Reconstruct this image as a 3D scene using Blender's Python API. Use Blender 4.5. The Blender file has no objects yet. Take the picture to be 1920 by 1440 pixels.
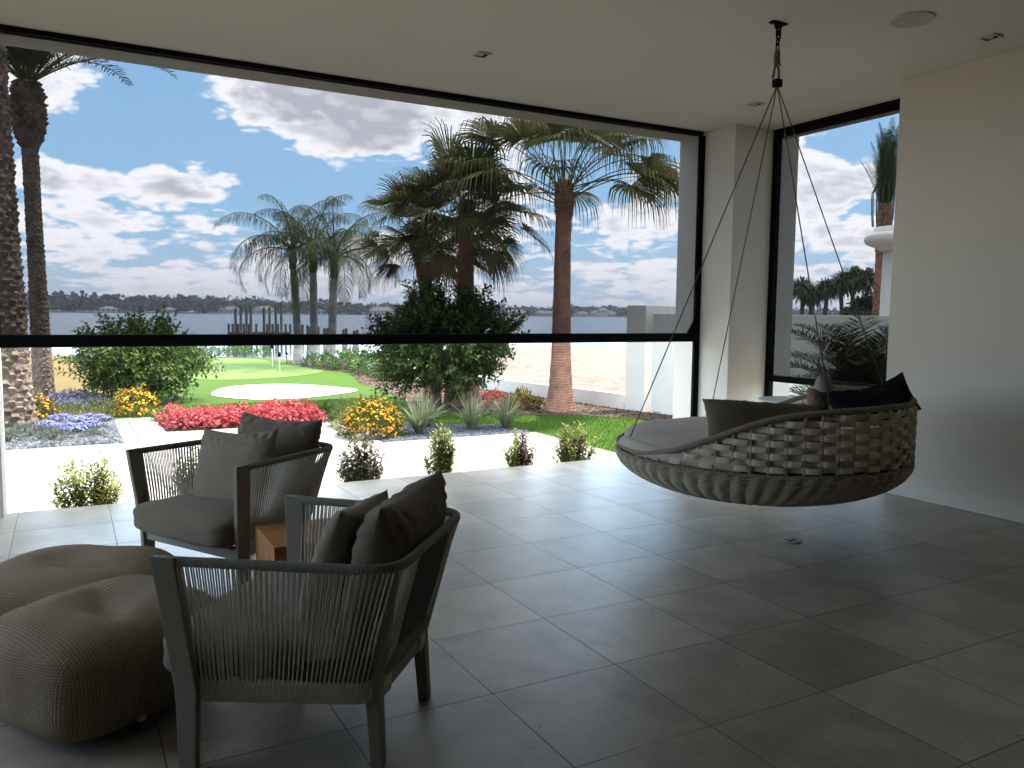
import bpy, math, random
import numpy as np
from mathutils import Vector, Matrix, Euler
R = math.radians
random.seed(7); np.random.seed(7)
sc = bpy.context.scene
COL = sc.collection

# ------------------------------------------------------------------ camera
F = 1523.27
cam_d = bpy.data.cameras.new('camera'); cam = bpy.data.objects.new('camera', cam_d); COL.objects.link(cam)
cr = Vector((0.87690521, -0.48054995, 0.01044045)); cu = Vector((0.03203926, 0.08011011, 0.99627098)); cf = Vector((0.47959435, 0.8733007, -0.08564544))
m = Matrix.Identity(4)
for i in range(3):
    m[i][0] = cr[i]; m[i][1] = cu[i]; m[i][2] = -cf[i]
m[0][3] = 0; m[1][3] = 0; m[2][3] = 1.55
cam.matrix_world = m
cam_d.sensor_width = 36; cam_d.lens = 36*F/1920; cam_d.clip_start = .05; cam_d.clip_end = 6000
sc.camera = cam
sc.view_settings.view_transform = 'Standard'; sc.view_settings.look = 'None'; sc.view_settings.gamma = 1
sc.view_settings.exposure = 2.22
sc.cycles.max_bounces = 10; sc.cycles.diffuse_bounces = 6; sc.cycles.glossy_bounces = 4
sc.cycles.transparent_max_bounces = 12; sc.cycles.sample_clamp_indirect = 6
sc.cycles.caustics_reflective = False; sc.cycles.caustics_refractive = False

# ------------------------------------------------------------------ node helper
class NT:
    def __init__(s, tree): s.t = tree; s.N = tree.nodes; s.L = tree.links
    def n(s, typ, ins=None, out=0, **props):
        nd = s.N.new(typ)
        for k, v in props.items(): setattr(nd, k, v)
        for k, v in (ins or {}).items():
            sk = nd.inputs[k]
            if isinstance(v, bpy.types.NodeSocket): s.L.new(v, sk)
            else:
                if isinstance(v, tuple) and len(v) == 3 and sk.type == 'RGBA': v = v+(1,)
                sk.default_value = v
        return nd.outputs[out] if out is not None else nd
    def m(s, op, a, b=0.0, c=0.0, clamp=False):
        return s.n('ShaderNodeMath', {0: a, 1: b, 2: c}, operation=op, use_clamp=clamp)
    def vm(s, op, a, b=(0, 0, 0)):
        return s.n('ShaderNodeVectorMath', {0: a, 1: b}, operation=op)
    def smooth(s, x, a, b):
        return s.n('ShaderNodeMapRange', {0: x, 1: a, 2: b, 3: 0.0, 4: 1.0}, interpolation_type='SMOOTHSTEP')
    def mixc(s, f, a, b):
        nd = s.N.new('ShaderNodeMix'); nd.data_type = 'RGBA'
        for k, v in ((0, f), (6, a), (7, b)):
            if isinstance(v, bpy.types.NodeSocket): s.L.new(v, nd.inputs[k])
            else: nd.inputs[k].default_value = (v+(1,) if isinstance(v, tuple) and len(v) == 3 else v)
        return nd.outputs[2]
    def noise(s, vec, scale, detail=3, rough=.5, out=0):
        return s.n('ShaderNodeTexNoise', {'Vector': vec, 'Scale': scale, 'Detail': detail, 'Roughness': rough}, out=out)

# ------------------------------------------------------------------ world: sky and clouds
SUN_DIR = Vector((.45, .02, .88)).normalized()
w = bpy.data.worlds.new('World'); sc.world = w; w.use_nodes = True
T = NT(w.node_tree); T.N.clear()
sky = T.n('ShaderNodeTexSky', None, sky_type='NISHITA', sun_disc=False, sun_elevation=math.asin(SUN_DIR.z),
          sun_rotation=math.atan2(SUN_DIR.x, SUN_DIR.y), air_density=1.0, dust_density=.6, ozone_density=2.2)
dirv = T.n('ShaderNodeTexCoord', out=0)
sep = T.n('ShaderNodeSeparateXYZ', {0: dirv}, out=None)
az = T.m('ARCTAN2', sep.outputs[0], sep.outputs[1])
el = T.m('ARCSINE', sep.outputs[2])
BLOBS = [  # azimuth, elevation, half width, half height, weight
    (.285, .243, .125, .050, .42), (.33, .205, .05, .03, .18), (-.012, .232, .045, .032, .22), (.085, .21, .060, .045, -.36), (.185, .165, .035, .035, -.16),
    (.262, .136, .075, .026, -.26), (.148, .137, .055, .020, .27), (.030, .138, .070, .020, .26), (.03, .097, .065, .017, .18),
    (.671, .215, .05, .030, -.34), (.585, .150, .040, .024, -.32), (.69, .155, .055, .026, .22), (.50, .16, .06, .03, .12),
    (.905, .196, .032, .016, -.3), (.86, .15, .06, .03, .12), (.45, .25, .1, .05, .10), (.92, .12, .10, .05, .12), (.80, .23, .05, .03, .2), (.60, .095, .12, .02, .10), (.5, .35, .5, .05, .08), (.06,.115,.12,.010,-.12)]
def mask(a, e):
    tot = None
    for (a0, e0, sa, se, wt) in BLOBS:
        da = T.m('MULTIPLY', T.m('SUBTRACT', a, a0), 1/sa); de = T.m('MULTIPLY', T.m('SUBTRACT', e, e0), 1/se)
        g = T.m('MULTIPLY', T.m('EXPONENT', T.m('MULTIPLY', T.m('ADD', T.m('MULTIPLY', da, da), T.m('MULTIPLY', de, de)), -.8)), wt)
        tot = g if tot is None else T.m('ADD', tot, g)
    return tot
def dens(a, e, det=8):
    # cloud rows get flatter and finer towards the horizon
    ez = T.m('POWER', T.m('MAXIMUM', T.m('ADD', e, .02), .001), .62)
    v = T.n('ShaderNodeCombineXYZ', {0: T.m('MULTIPLY', a, 7.5), 1: T.m('MULTIPLY', ez, 15.0), 2: 3.7})
    a1 = T.noise(v, 1.0, det, .56)
    vw = T.vm('ADD', v, T.n('ShaderNodeVectorMath', {0: T.noise(v, 2.2, 3, .5, out=1), 'Scale': .35}, operation='SCALE'))
    def puff(sc_): return T.n('ShaderNodeTexVoronoi', {'Vector': vw, 'Scale': sc_}, feature='F1', voronoi_dimensions='2D')
    pf = T.m('ADD', T.m('MULTIPLY', puff(3.2), .19), T.m('MULTIPLY', puff(9.0), .10))
    return T.m('SUBTRACT', T.m('ADD', a1, .125), pf)
mk_ = mask(az, el)
low = T.m('MULTIPLY', T.m('SUBTRACT', 1.0, T.smooth(el, .02, .16)), .16)
d0 = T.m('ADD', T.m('ADD', dens(az, el), mk_), low)
hi_ = T.m('MULTIPLY', T.smooth(el, .36, .62), .17)  # unseen high cloud cover added to make the blue sky light more neutral
d0 = T.m('ADD', d0, hi_)
d1 = T.m('ADD', T.m('ADD', dens(T.m('ADD', az, -.010), T.m('ADD', el, .016), 5), mk_), low)
TH = .552
cover = T.smooth(d0, TH-.015, TH+.095)
thick = T.smooth(d0, TH+.05, TH+.34)
d1 = T.m('ADD', d1, hi_)
lit = T.m('ADD', .5, T.m('MULTIPLY', T.m('SUBTRACT', d0, d1), 5.0), clamp=True)
white = (8.6, 8.6, 8.65); grey = (4.2, 4.3, 4.65)
sh = T.m('SUBTRACT', T.m('MULTIPLY', thick, 1.25), T.m('MULTIPLY', lit, .55), clamp=True)
cc = T.mixc(sh, white, grey)
# hazier, paler and lower contrast near the horizon
hz = T.m('SUBTRACT', 1.0, T.smooth(el, -.01, .10))
skyc = T.mixc(.72, sky, (2.4, 4.7, 7.0))
skyc = T.mixc(T.m('MULTIPLY', hz, .8), skyc, (3.9, 4.7, 5.7))
cc = T.mixc(T.m('MULTIPLY', hz, .6), cc, (5.0, 5.3, 5.7))
up = T.smooth(el, -.004, .004)
final = T.mixc(T.m('MULTIPLY', T.m('MULTIPLY', cover, .97), up), skyc, cc)
bg = T.n('ShaderNodeBackground', {0: final, 1: .15})
T.L.new(bg, T.n('ShaderNodeOutputWorld', out=None).inputs[0]) if False else None
wo = T.N.new('ShaderNodeOutputWorld'); T.L.new(bg, wo.inputs[0])

sun_d = bpy.data.lights.new('sun', 'SUN'); sun = bpy.data.objects.new('sun', sun_d); COL.objects.link(sun)
sun_d.energy = 3.6; sun_d.angle = R(.5); sun_d.color = (1, .95, .87)
sun.rotation_euler = (-SUN_DIR).to_track_quat('-Z', 'Y').to_euler(); sun.location = (-20, -5, 30)

# ------------------------------------------------------------------ mesh builder
class MB:
    def __init__(s): s.v = []; s.f = []; s.uv = []; s.hasuv = False
    def add(s, vs, fs, uvs=None):
        o = len(s.v); s.v.extend([tuple(p) for p in vs]); s.f.extend([tuple(i+o for i in f) for f in fs])
        if uvs: s.hasuv = True; s.uv.extend(uvs)
        else: s.uv.extend([[(0, 0)]*len(f) for f in fs])
    def box(s, x0, x1, y0, y1, z0, z1):
        s.add([(x0,y0,z0),(x1,y0,z0),(x1,y1,z0),(x0,y1,z0),(x0,y0,z1),(x1,y0,z1),(x1,y1,z1),(x0,y1,z1)],
              [(0,3,2,1),(4,5,6,7),(0,1,5,4),(1,2,6,5),(2,3,7,6),(3,0,4,7)])
    def loft(s, secs, close=True):   # secs: rings of equal length, closed rings, capped
        n = len(secs[0]); vs = [p for r in secs for p in r]; fs = []
        for i in range(len(secs)-1):
            for j in range(n):
                a = i*n+j; b = i*n+(j+1) % n; fs.append((a, b, b+n, a+n))
        if close: fs.append(tuple(range(n-1, -1, -1))); fs.append(tuple((len(secs)-1)*n+j for j in range(n)))
        s.add(vs, fs)
    def post(s, pts, sizes, ax=(1,0,0), ay=(0,1,0)):   # square section bar through points, axes fixed
        ax = Vector(ax); ay = Vector(ay); secs = []
        for p, (a, b) in zip(pts, sizes):
            p = Vector(p); secs.append([p-ax*a/2-ay*b/2, p+ax*a/2-ay*b/2, p+ax*a/2+ay*b/2, p-ax*a/2+ay*b/2])
        s.loft(secs)
    def tube(s, pts, r, n=8, cap=True, sq=1.0, closed=False, uvv=1.0):
        P = [Vector(p) for p in pts]; k = len(P)
        rr = r if isinstance(r, (list, tuple)) else [r]*k
        up = None; secs = []; Ls = [0]
        for i in range(k):
            if closed: t = P[(i+1) % k]-P[i-1]
            else: t = P[min(i+1, k-1)]-P[max(i-1, 0)]
            if t.length < 1e-9: t = Vector((0, 0, 1))
            t.normalize()
            if up is None:
                up = Vector((0, 0, 1)) if abs(t.z) < .9 else Vector((1, 0, 0))
            up = (up-t*up.dot(t))
            if up.length < 1e-6: up = t.orthogonal()
            up.normalize()
            side = t.cross(up); secs.append([P[i]+(up*math.cos(2*math.pi*j/n)*sq+side*math.sin(2*math.pi*j/n))*rr[i] for j in range(n)])
            if i: Ls.append(Ls[-1]+(P[i]-P[i-1]).length)
        vs = [p for q in secs for p in q]; fs = []; uvs = []
        K = k if closed else k-1
        for i in range(K):
            i2 = (i+1) % k
            for j in range(n):
                fs.append((i*n+j, i*n+(j+1) % n, i2*n+(j+1) % n, i2*n+j))
                v0 = Ls[i]*uvv; v1 = (Ls[i2] if i2 else Ls[-1])*uvv
                uvs.append([(j/n, v0), ((j+1)/n, v0), ((j+1)/n, v1), (j/n, v1)])
        if cap and not closed:
            fs.append(tuple(range(n-1, -1, -1))); fs.append(tuple((k-1)*n+j for j in range(n))); uvs += [[(0, 0)]*n]*2
        s.add(vs, fs, uvs)
    def grid(s, fn, nu, nv, cu_=False, cv=False, su=1.0, sv=1.0):
        MU = nu if cu_ else nu+1; MV = nv if cv else nv+1
        vs = [fn(i/nu, j/nv) for i in range(MU) for j in range(MV)]; fs = []; uvs = []
        for i in range(nu):
            for j in range(nv):
                a = i*MV+j; b = ((i+1) % MU)*MV+j; c = ((i+1) % MU)*MV+(j+1) % MV; d = i*MV+(j+1) % MV
                fs.append((a, b, c, d)); uvs.append([(i/nu*su, j/nv*sv), ((i+1)/nu*su, j/nv*sv), ((i+1)/nu*su, (j+1)/nv*sv), (i/nu*su, (j+1)/nv*sv)])
        s.add(vs, fs, uvs)
    def poly(s, pts, z0, z1=None):
        n = len(pts)
        if z1 is None: s.add([(x, y, z0) for x, y in pts], [tuple(range(n))]); return
        s.add([(x, y, z0) for x, y in pts]+[(x, y, z1) for x, y in pts],
              [tuple(range(n-1, -1, -1)), tuple(range(n, 2*n))]+[(i, (i+1) % n, n+(i+1) % n, n+i) for i in range(n)])
    def leaf(s, p, d, nrm, L, W, fold=.25, tipd=0.0):
        d = d.normalized(); sd = d.cross(nrm)
        if sd.length < 1e-4: sd = d.orthogonal()
        sd.normalize(); up = sd.cross(d)
        mid = p+d*L*.5
        s.add([p, mid+sd*W/2+up*W*fold, p+d*L-Vector((0, 0, tipd*L)), mid-sd*W/2+up*W*fold], [(0, 1, 2), (0, 2, 3)])
    def strip(s, pts, ws, side):
        vs = []
        for p, w_ in zip(pts, ws): vs += [p-side*w_/2, p+side*w_/2]
        s.add(vs, [(2*i, 2*i+1, 2*i+3, 2*i+2) for i in range(len(pts)-1)])
    def build(s, name, mat, parent=None, smooth=False, bevel=0, kind=None):
        me = bpy.data.meshes.new(name); me.from_pydata(s.v, [], s.f)
        if s.hasuv:
            ul = me.uv_layers.new(name='uv'); flat = np.array([c for f in s.uv for q in f for c in q], 'f'); ul.data.foreach_set('uv', flat)
        if smooth: me.polygons.foreach_set('use_smooth', [True]*len(me.polygons))
        me.update()
        me.materials.append(mat)
        o = bpy.data.objects.new(name, me); COL.objects.link(o)
        if parent is not None: o.parent = parent
        if bevel:
            b = o.modifiers.new('bevel', 'BEVEL'); b.width = bevel; b.segments = 2; b.limit_method = 'ANGLE'; b.angle_limit = R(40)
        if kind: o['kind'] = kind
        return o

def thing(name, label, cat, loc=(0, 0, 0), rz=0, group=None):
    o = bpy.data.objects.new(name, None); COL.objects.link(o); o.location = loc; o.rotation_euler = (0, 0, rz)
    o.empty_display_size = .1
    o['label'] = label; o['category'] = cat
    if group: o['group'] = group
    return o
def tag(o, label, cat, group=None, kind=None):
    o['label'] = label; o['category'] = cat
    if group: o['group'] = group
    if kind: o['kind'] = kind
    return o
def dup(src, loc, rz=0, scale=1.0, label=None, group=None):
    def cp(o, par):
        c = o.copy(); COL.objects.link(c); c.parent = par
        for ch in o.children: cp(ch, c)
        return c
    r = cp(src, None); r.location = loc; r.rotation_euler = (0, 0, rz); r.scale = (scale,)*3 if not isinstance(scale, tuple) else scale
    if label: r['label'] = label
    if group: r['group'] = group
    return r

# ------------------------------------------------------------------ materials
def mat(name, col, rough=.7, spec=.3, nscale=0, namt=.2, col2=None, bump=0, bscale=60, metal=0, detail=4, island=0, trans=0, sheen=0):
    mt = bpy.data.materials.new(name); mt.use_nodes = True; t = NT(mt.node_tree)
    bs = t.N['Principled BSDF']; out = t.N['Material Output']
    co = t.n('ShaderNodeTexCoord', out=3)
    c = col
    if nscale:
        f = t.smooth(t.noise(co, nscale, detail, .6), .3, .7)
        c2 = col2 or tuple(x*(1-namt) for x in col)
        c = t.mixc(f, col, c2)
    if island:
        rnd = t.n('ShaderNodeNewGeometry', out='Random Per Island')
        k = t.m('ADD', 1-island, t.m('MULTIPLY', rnd, 2*island))
        c = t.n('ShaderNodeVectorMath', {0: c if isinstance(c, bpy.types.NodeSocket) else tuple(col), 'Scale': k}, operation='SCALE')
    if isinstance(c, bpy.types.NodeSocket): t.L.new(c, bs.inputs['Base Color'])
    else: bs.inputs['Base Color'].default_value = tuple(c)+(1,)
    bs.inputs['Roughness'].default_value = rough; bs.inputs['Specular IOR Level'].default_value = spec; bs.inputs['Metallic'].default_value = metal
    if sheen: bs.inputs['Sheen Weight'].default_value = sheen; bs.inputs['Sheen Roughness'].default_value = .5
    if bump:
        b = t.n('ShaderNodeBump', {'Height': t.noise(co, bscale, 4, .6), 'Strength': bump, 'Distance': .01}); t.L.new(b, bs.inputs['Normal'])
    if trans:
        tr = t.n('ShaderNodeBsdfTranslucent', {'Color': c if isinstance(c, bpy.types.NodeSocket) else tuple(col)+(1,)})
        mx = t.n('ShaderNodeMixShader', {0: trans, 1: bs.outputs[0], 2: tr}); t.L.new(mx, out.inputs[0])
    return mt

def floor_mat(name, size, ox, oy, ca, cb, grout, rough, gw=.0032, bumpk=.3, sizey=None):
    sizey = sizey or size
    mt = bpy.data.materials.new(name); mt.use_nodes = True; t = NT(mt.node_tree); bs = t.N['Principled BSDF']
    co = t.n('ShaderNodeTexCoord', out=3); sp = t.n('ShaderNodeSeparateXYZ', {0: co}, out=None)
    gx = t.m('DIVIDE', t.m('SUBTRACT', sp.outputs[0], ox), size); gy = t.m('DIVIDE', t.m('SUBTRACT', sp.outputs[1], oy), sizey)
    def edge(g, sz):
        fr = t.m('FRACT', g); return t.m('MULTIPLY', t.m('MINIMUM', fr, t.m('SUBTRACT', 1.0, fr)), sz)
    ed = t.m('MINIMUM', edge(gx, size), edge(gy, sizey))
    gm = t.m('SUBTRACT', 1.0, t.smooth(ed, gw*.6, gw*1.2))
    idv = t.n('ShaderNodeCombineXYZ', {0: t.m('FLOOR', gx), 1: t.m('FLOOR', gy), 2: 0.0})
    wn = t.n('ShaderNodeTexWhiteNoise', {'Vector': idv}, out=1)
    wv = t.n('ShaderNodeTexWhiteNoise', {'Vector': idv}, out=0)
    pv = t.vm('ADD', co, t.vm('MULTIPLY', wn, (7, 7, 7)))
    n1 = t.smooth(t.noise(pv, 2.6, 6, .62), .32, .68)
    n2 = t.noise(pv, 26, 5, .7)
    c = t.mixc(n1, ca, cb)
    c = t.n('ShaderNodeVectorMath', {0: c, 'Scale': t.m('ADD', .70, t.m('ADD', t.m('MULTIPLY', wv, .28), t.m('MULTIPLY', n2, .34)))}, operation='SCALE')
    c = t.mixc(gm, c, grout)
    t.L.new(c, bs.inputs['Base Color'])
    t.L.new(t.m('ADD', t.m('ADD', rough-.10, t.m('MULTIPLY', n2, .22)), t.m('MULTIPLY', gm, .3)), bs.inputs['Roughness'])
    bs.inputs['Specular IOR Level'].default_value = .62
    v2 = t.vm('MULTIPLY', pv, (1, 1.6, 1))
    h = t.m('SUBTRACT', t.m('ADD', t.m('MULTIPLY', t.noise(v2, 55, 8, .8), .8), t.m('MULTIPLY', t.noise(pv, 7, 3, .5), .25)), t.m('MULTIPLY', gm, 1.0))
    b = t.n('ShaderNodeBump', {'Height': h, 'Strength': bumpk, 'Distance': .006}); t.L.new(b, bs.inputs['Normal'])
    return mt

M = {}
M['plaster'] = mat('plaster', (.68, .65, .575), .85, .2, 1.3, .05, bump=.12, bscale=90)
M['darkwall'] = mat('taupe_wall', (.20, .18, .15), .85, .2, 1.3, .05, bump=.1, bscale=90)  # for the unseen walls, dark tone picked to cut bounce light indoors
M['ceiling'] = mat('ceiling_paint', (.60, .575, .51), .85, .2, .8, .04, bump=.1, bscale=120)
M['wallwhite'] = mat('white_stucco', (.72, .70, .66), .85, .2, 2.2, .08, bump=.3, bscale=60)
M['floor'] = floor_mat('floor_tile', .61485, 2.0991, 2.8422, (.415, .38, .32), (.275, .248, .205), (.08, .075, .066), .30)
M['paver'] = floor_mat('travertine_paver', .61485, 2.0991, 7.20, (.36, .34, .31), (.27, .25, .225), (.08, .075, .07), .6, gw=.007, sizey=.40)
M['pavborder'] = floor_mat('border_stone', .61485, 2.0991, 7.20, (.20, .19, .175), (.165, .155, .14), (.07, .065, .06), .7, gw=.006, sizey=.61)
M['black'] = mat('black_metal', (.004, .004, .004), .7, .08)
M['darkgrey'] = mat('chair_metal', (.20, .185, .14), .55, .4, bump=.05, bscale=300)
M['rope'] = mat('chair_rope', (.66, .62, .53), .8, .2, 30, .2)
M['sling'] = mat('back_textile', (.07, .065, .052), .85, .2, 60, .2)
M['teak'] = mat('teak', (.42, .17, .055), .55, .3, 6, .3, bump=.1, bscale=80)
M['white_plastic'] = mat('white_plastic', (.55, .55, .52), .5, .4)
M['grille'] = mat('speaker_grille', (.42, .40, .36), .8, .2, bump=.3, bscale=700)
M['lensgrey'] = mat('light_lens', (.35, .34, .31), .4, .5)
M['bedrope'] = mat('bed_rope', (.46, .39, .29), .75, .25, 8, .2)
M['strap'] = mat('bed_strap', (.60, .52, .40), .7, .25, 5, .12, bump=.3, bscale=260)
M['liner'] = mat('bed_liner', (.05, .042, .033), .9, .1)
M['mattress'] = mat('mattress_fabric', (.50, .43, .365), .95, .15, 3, .1, bump=.35, bscale=420, sheen=.2)
M['susp'] = mat('suspension_rope', (.12, .115, .10), .8, .2)
M['cush'] = mat('cushion_fabric', (.165, .132, .095), .95, .12, 3, .15, bump=.35, bscale=380, sheen=.15)
M['cush2'] = mat('throw_fabric', (.25, .21, .16), .95, .12, 3, .12, bump=.35, bscale=380, sheen=.15)
M['brownc'] = mat('brown_cushion', (.125, .095, .068), .95, .12, 3, .12, bump=.35, bscale=380, sheen=.15)
M['navy'] = mat('navy_fabric', (.008, .009, .015), .9, .15, bump=.3, bscale=380)
M['pale'] = mat('pale_fabric', (.33, .29, .24), .95, .12, bump=.35, bscale=300)

def knit_mat():
    mt = bpy.data.materials.new('pouf_knit'); mt.use_nodes = True; t = NT(mt.node_tree); bs = t.N['Principled BSDF']
    ob = t.n('ShaderNodeTexCoord', out=3)
    wv_ = t.n('ShaderNodeVectorMath', {0: t.noise(ob, 9, 3, out=1), 'Scale': .009}, operation='SCALE')
    sp = t.n('ShaderNodeSeparateXYZ', {0: t.vm('ADD', ob, wv_)}, out=None)
    sn = [t.m('ABSOLUTE', t.m('SINE', t.m('MULTIPLY', sp.outputs[k], math.pi/(.0115 if k < 2 else .0095)))) for k in range(3)]
    nv = t.n('ShaderNodeSeparateXYZ', {0: t.n('ShaderNodeTexCoord', out=1)}, out=None)
    wt = [t.m('POWER', t.m('ABSOLUTE', nv.outputs[k]), 5.0) for k in range(3)]
    sm = t.m('ADD', wt[0], t.m('ADD', wt[1], wt[2]))
    h = t.m('DIVIDE', t.m('ADD', t.m('MULTIPLY', wt[2], t.m('MULTIPLY', sn[0], sn[1])), t.m('ADD', t.m('MULTIPLY', wt[0], t.m('MULTIPLY', sn[1], sn[2])), t.m('MULTIPLY', wt[1], t.m('MULTIPLY', sn[0], sn[2])))), sm)
    h2 = t.m('ADD', h, t.m('MULTIPLY', t.noise(ob, 150, 4, .75), .9))
    c = t.mixc(t.m('MULTIPLY', h2, .62, clamp=True), (.10, .075, .05), (.52, .41, .29))
    t.L.new(c, bs.inputs['Base Color']); bs.inputs['Roughness'].default_value = .95; bs.inputs['Specular IOR Level'].default_value = .1
    b_ = t.n('ShaderNodeBump', {'Height': h2, 'Strength': .9, 'Distance': .008}); t.L.new(b_, bs.inputs['Normal'])
    return mt
M['knit'] = knit_mat()

def wrap_mat(name, ca, cb, freq):
    mt = bpy.data.materials.new(name); mt.use_nodes = True; t = NT(mt.node_tree); bs = t.N['Principled BSDF']
    uv = t.n('ShaderNodeTexCoord', out=2); sp = t.n('ShaderNodeSeparateXYZ', {0: uv}, out=None)
    h = t.m('ABSOLUTE', t.m('SINE', t.m('ADD', t.m('MULTIPLY', sp.outputs[1], math.pi*freq), t.m('MULTIPLY', sp.outputs[0], 3.0))))
    t.L.new(t.mixc(h, cb, ca), bs.inputs['Base Color']); bs.inputs['Roughness'].default_value = .8; bs.inputs['Specular IOR Level'].default_value = .25
    b_ = t.n('ShaderNodeBump', {'Height': h, 'Strength': .9, 'Distance': .003}); t.L.new(b_, bs.inputs['Normal'])
    return mt
M['wrap'] = wrap_mat('rope_wrap', (.30, .285, .24), (.09, .085, .07), 150)
M['bedwrap'] = wrap_mat('bed_rim_wrap', (.30, .25, .185), (.10, .08, .06), 110)

def patt_mat():
    mt = bpy.data.materials.new('patterned_fabric'); mt.use_nodes = True; t = NT(mt.node_tree); bs = t.N['Principled BSDF']
    uv = t.n('ShaderNodeTexCoord', out=2)
    br = t.n('ShaderNodeTexBrick', {'Vector': uv, 'Color1': (.40, .33, .27), 'Color2': (.40, .33, .27), 'Mortar': (.13, .06, .045), 'Scale': 9.0, 'Mortar Size': .09, 'Mortar Smooth': .1, 'Brick Width': .5, 'Row Height': .3})
    t.L.new(br, bs.inputs['Base Color']); bs.inputs['Roughness'].default_value = .95
    return mt
M['pattern'] = patt_mat()

def screen_mat():
    mt = bpy.data.materials.new('insect_screen'); mt.use_nodes = True; t = NT(mt.node_tree)
    d = t.n('ShaderNodeBsdfDiffuse', {0: (.02, .02, .022, 1)}); tr = t.n('ShaderNodeBsdfTransparent', {0: (.43, .43, .44, 1)})
    mx = t.n('ShaderNodeMixShader', {0: .06, 1: tr, 2: d}); t.L.new(mx, t.N['Material Output'].inputs[0]); return mt
M['screen'] = screen_mat()

# ================================================================== THE HOUSE
# floor slab with a riser, ceiling and walls
b = MB(); b.box(-3.5, 6.85, -3.6, 7.16, -.6, 0); b.build('patio_floor', M['floor'], kind='structure')
b = MB(); b.box(-3.9, 7.02, -4.0, 7.46, 3.584, 4.1); b.box(-4.2, 8.6, -4.2, 7.46, 4.1001, 4.3)  # upper slab: unseen overhang added to keep sun off the floor by the side opening
b.box(-.448, 6.9, 7.16, 7.46, 3.548, 3.5838); ceil_o = b.build('ceiling', M['ceiling'], kind='structure')
b = MB(); b.box(6.35, 6.85, -3.6, 4.69, .001, 3.5838); b.build('wall_right', M['plaster'], kind='structure', bevel=.004)
b = MB(); b.box(-3.5, 6.85, -3.9, -3.6, -.6, 3.5838); b.build('wall_rear', M['darkwall'], kind='structure')
b = MB(); b.box(-3.8, -3.5, -3.9, 3.6, -.6, 3.5838); b.build('wall_side', M['darkwall'], kind='structure')
# corner pillar and the pillar at the other end of the opening
b = MB(); b.poly([(6.30, 6.60), (6.98, 6.60), (6.98, 7.46), (6.27, 7.46), (6.27, 7.10), (6.30, 7.10)], -.6, 3.5838)
pl = b.build('corner_pillar', M['plaster'], bevel=.006); tag(pl, 'thick white plaster corner pillar between the two screened openings', 'pillar')
b = MB(); b.box(-1.6, -.448, 7.02, 7.46, -.6, 3.5838); pl = b.build('wall_pillar', M['plaster'], bevel=.006)
tag(pl, 'white plaster wall end at the far left edge beside the wide screened opening', 'pillar')

# big roll-down screen
t_ = thing('roller_screen', 'wide black framed roll-down insect screen across the main opening, lowered halfway', 'screen', (2.9, 7.09, 0))
def rel(mb, loc):
    mb.v = [(x-loc[0], y-loc[1], z-loc[2]) for x, y, z in mb.v]; return mb
L_ = (2.9, 7.09, 0)
b = MB(); b.box(-.44, 6.24, 7.087, 7.09, 1.33, 3.55); rel(b, L_).build('screen_mesh', M['screen'], t_)
b = MB(); b.box(-.445, 6.25, 7.055, 7.125, 1.262, 1.358); rel(b, L_).build('bottom_bar', M['black'], t_, bevel=.01)
b = MB(); b.box(-.447, 6.26, 7.05, 7.13, 3.545, 3.583); rel(b, L_).build('top_rail', M['black'], t_, bevel=.004)
b = MB(); b.box(6.225, 6.299, 7.06, 7.099, .001, 3.544); rel(b, L_).build('side_track', M['black'], t_, bevel=.004)
b = MB(); b.box(-.447, -.42, 7.05, 7.12, 1.36, 3.544); rel(b, L_).build('side_track', M['black'], t_, bevel=.004)
b = MB(); b.add([(6.13, 7.08, 1.359), (6.224, 7.08, 1.359), (6.224, 7.08, 1.50), (6.13, 7.095, 1.359), (6.224, 7.095, 1.359), (6.224, 7.095, 1.50)],
                [(0, 1, 2), (5, 4, 3), (0, 3, 4, 1), (1, 4, 5, 2), (2, 5, 3, 0)]); rel(b, L_).build('corner_gusset', M['black'], t_)
# smaller screen in the side opening (plane x = 6.87)
t_ = thing('roller_screen', 'narrower black framed insect screen in the side opening right of the corner pillar', 'screen', (6.88, 5.6, 0))
L_ = (6.88, 5.6, 0)
b = MB(); b.box(6.878, 6.881, 4.60, 6.58, .90, 3.55); rel(b, L_).build('screen_mesh', M['screen'], t_)
b = MB(); b.box(6.852, 6.91, 4.55, 6.59, .835, .905); rel(b, L_).build('bottom_bar', M['black'], t_, bevel=.008)
b = MB(); b.box(6.851, 6.92, 4.55, 6.599, 3.52, 3.583); rel(b, L_).build('top_rail', M['black'], t_, bevel=.004)
b = MB(); b.box(6.851, 6.92, 6.53, 6.599, .001, 3.519); rel(b, L_).build('side_track', M['black'], t_, bevel=.004)
# outer jamb of the side opening (grey through the screen)
b = MB(); b.box(6.98, 7.25, 6.60, 7.0, -.6, 3.5838); b.build('wall_jamb', M['plaster'], kind='structure')
b = MB(); b.box(6.93, 7.05, 3.2, 6.6, 3.50, 3.5835); b.build('lintel_beam', M['plaster'], kind='structure')
b = MB(); b.box(6.85, 7.25, 3.5, 6.6, -.6, -.01); b.build('side_sill', M['floor'], kind='structure')

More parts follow.
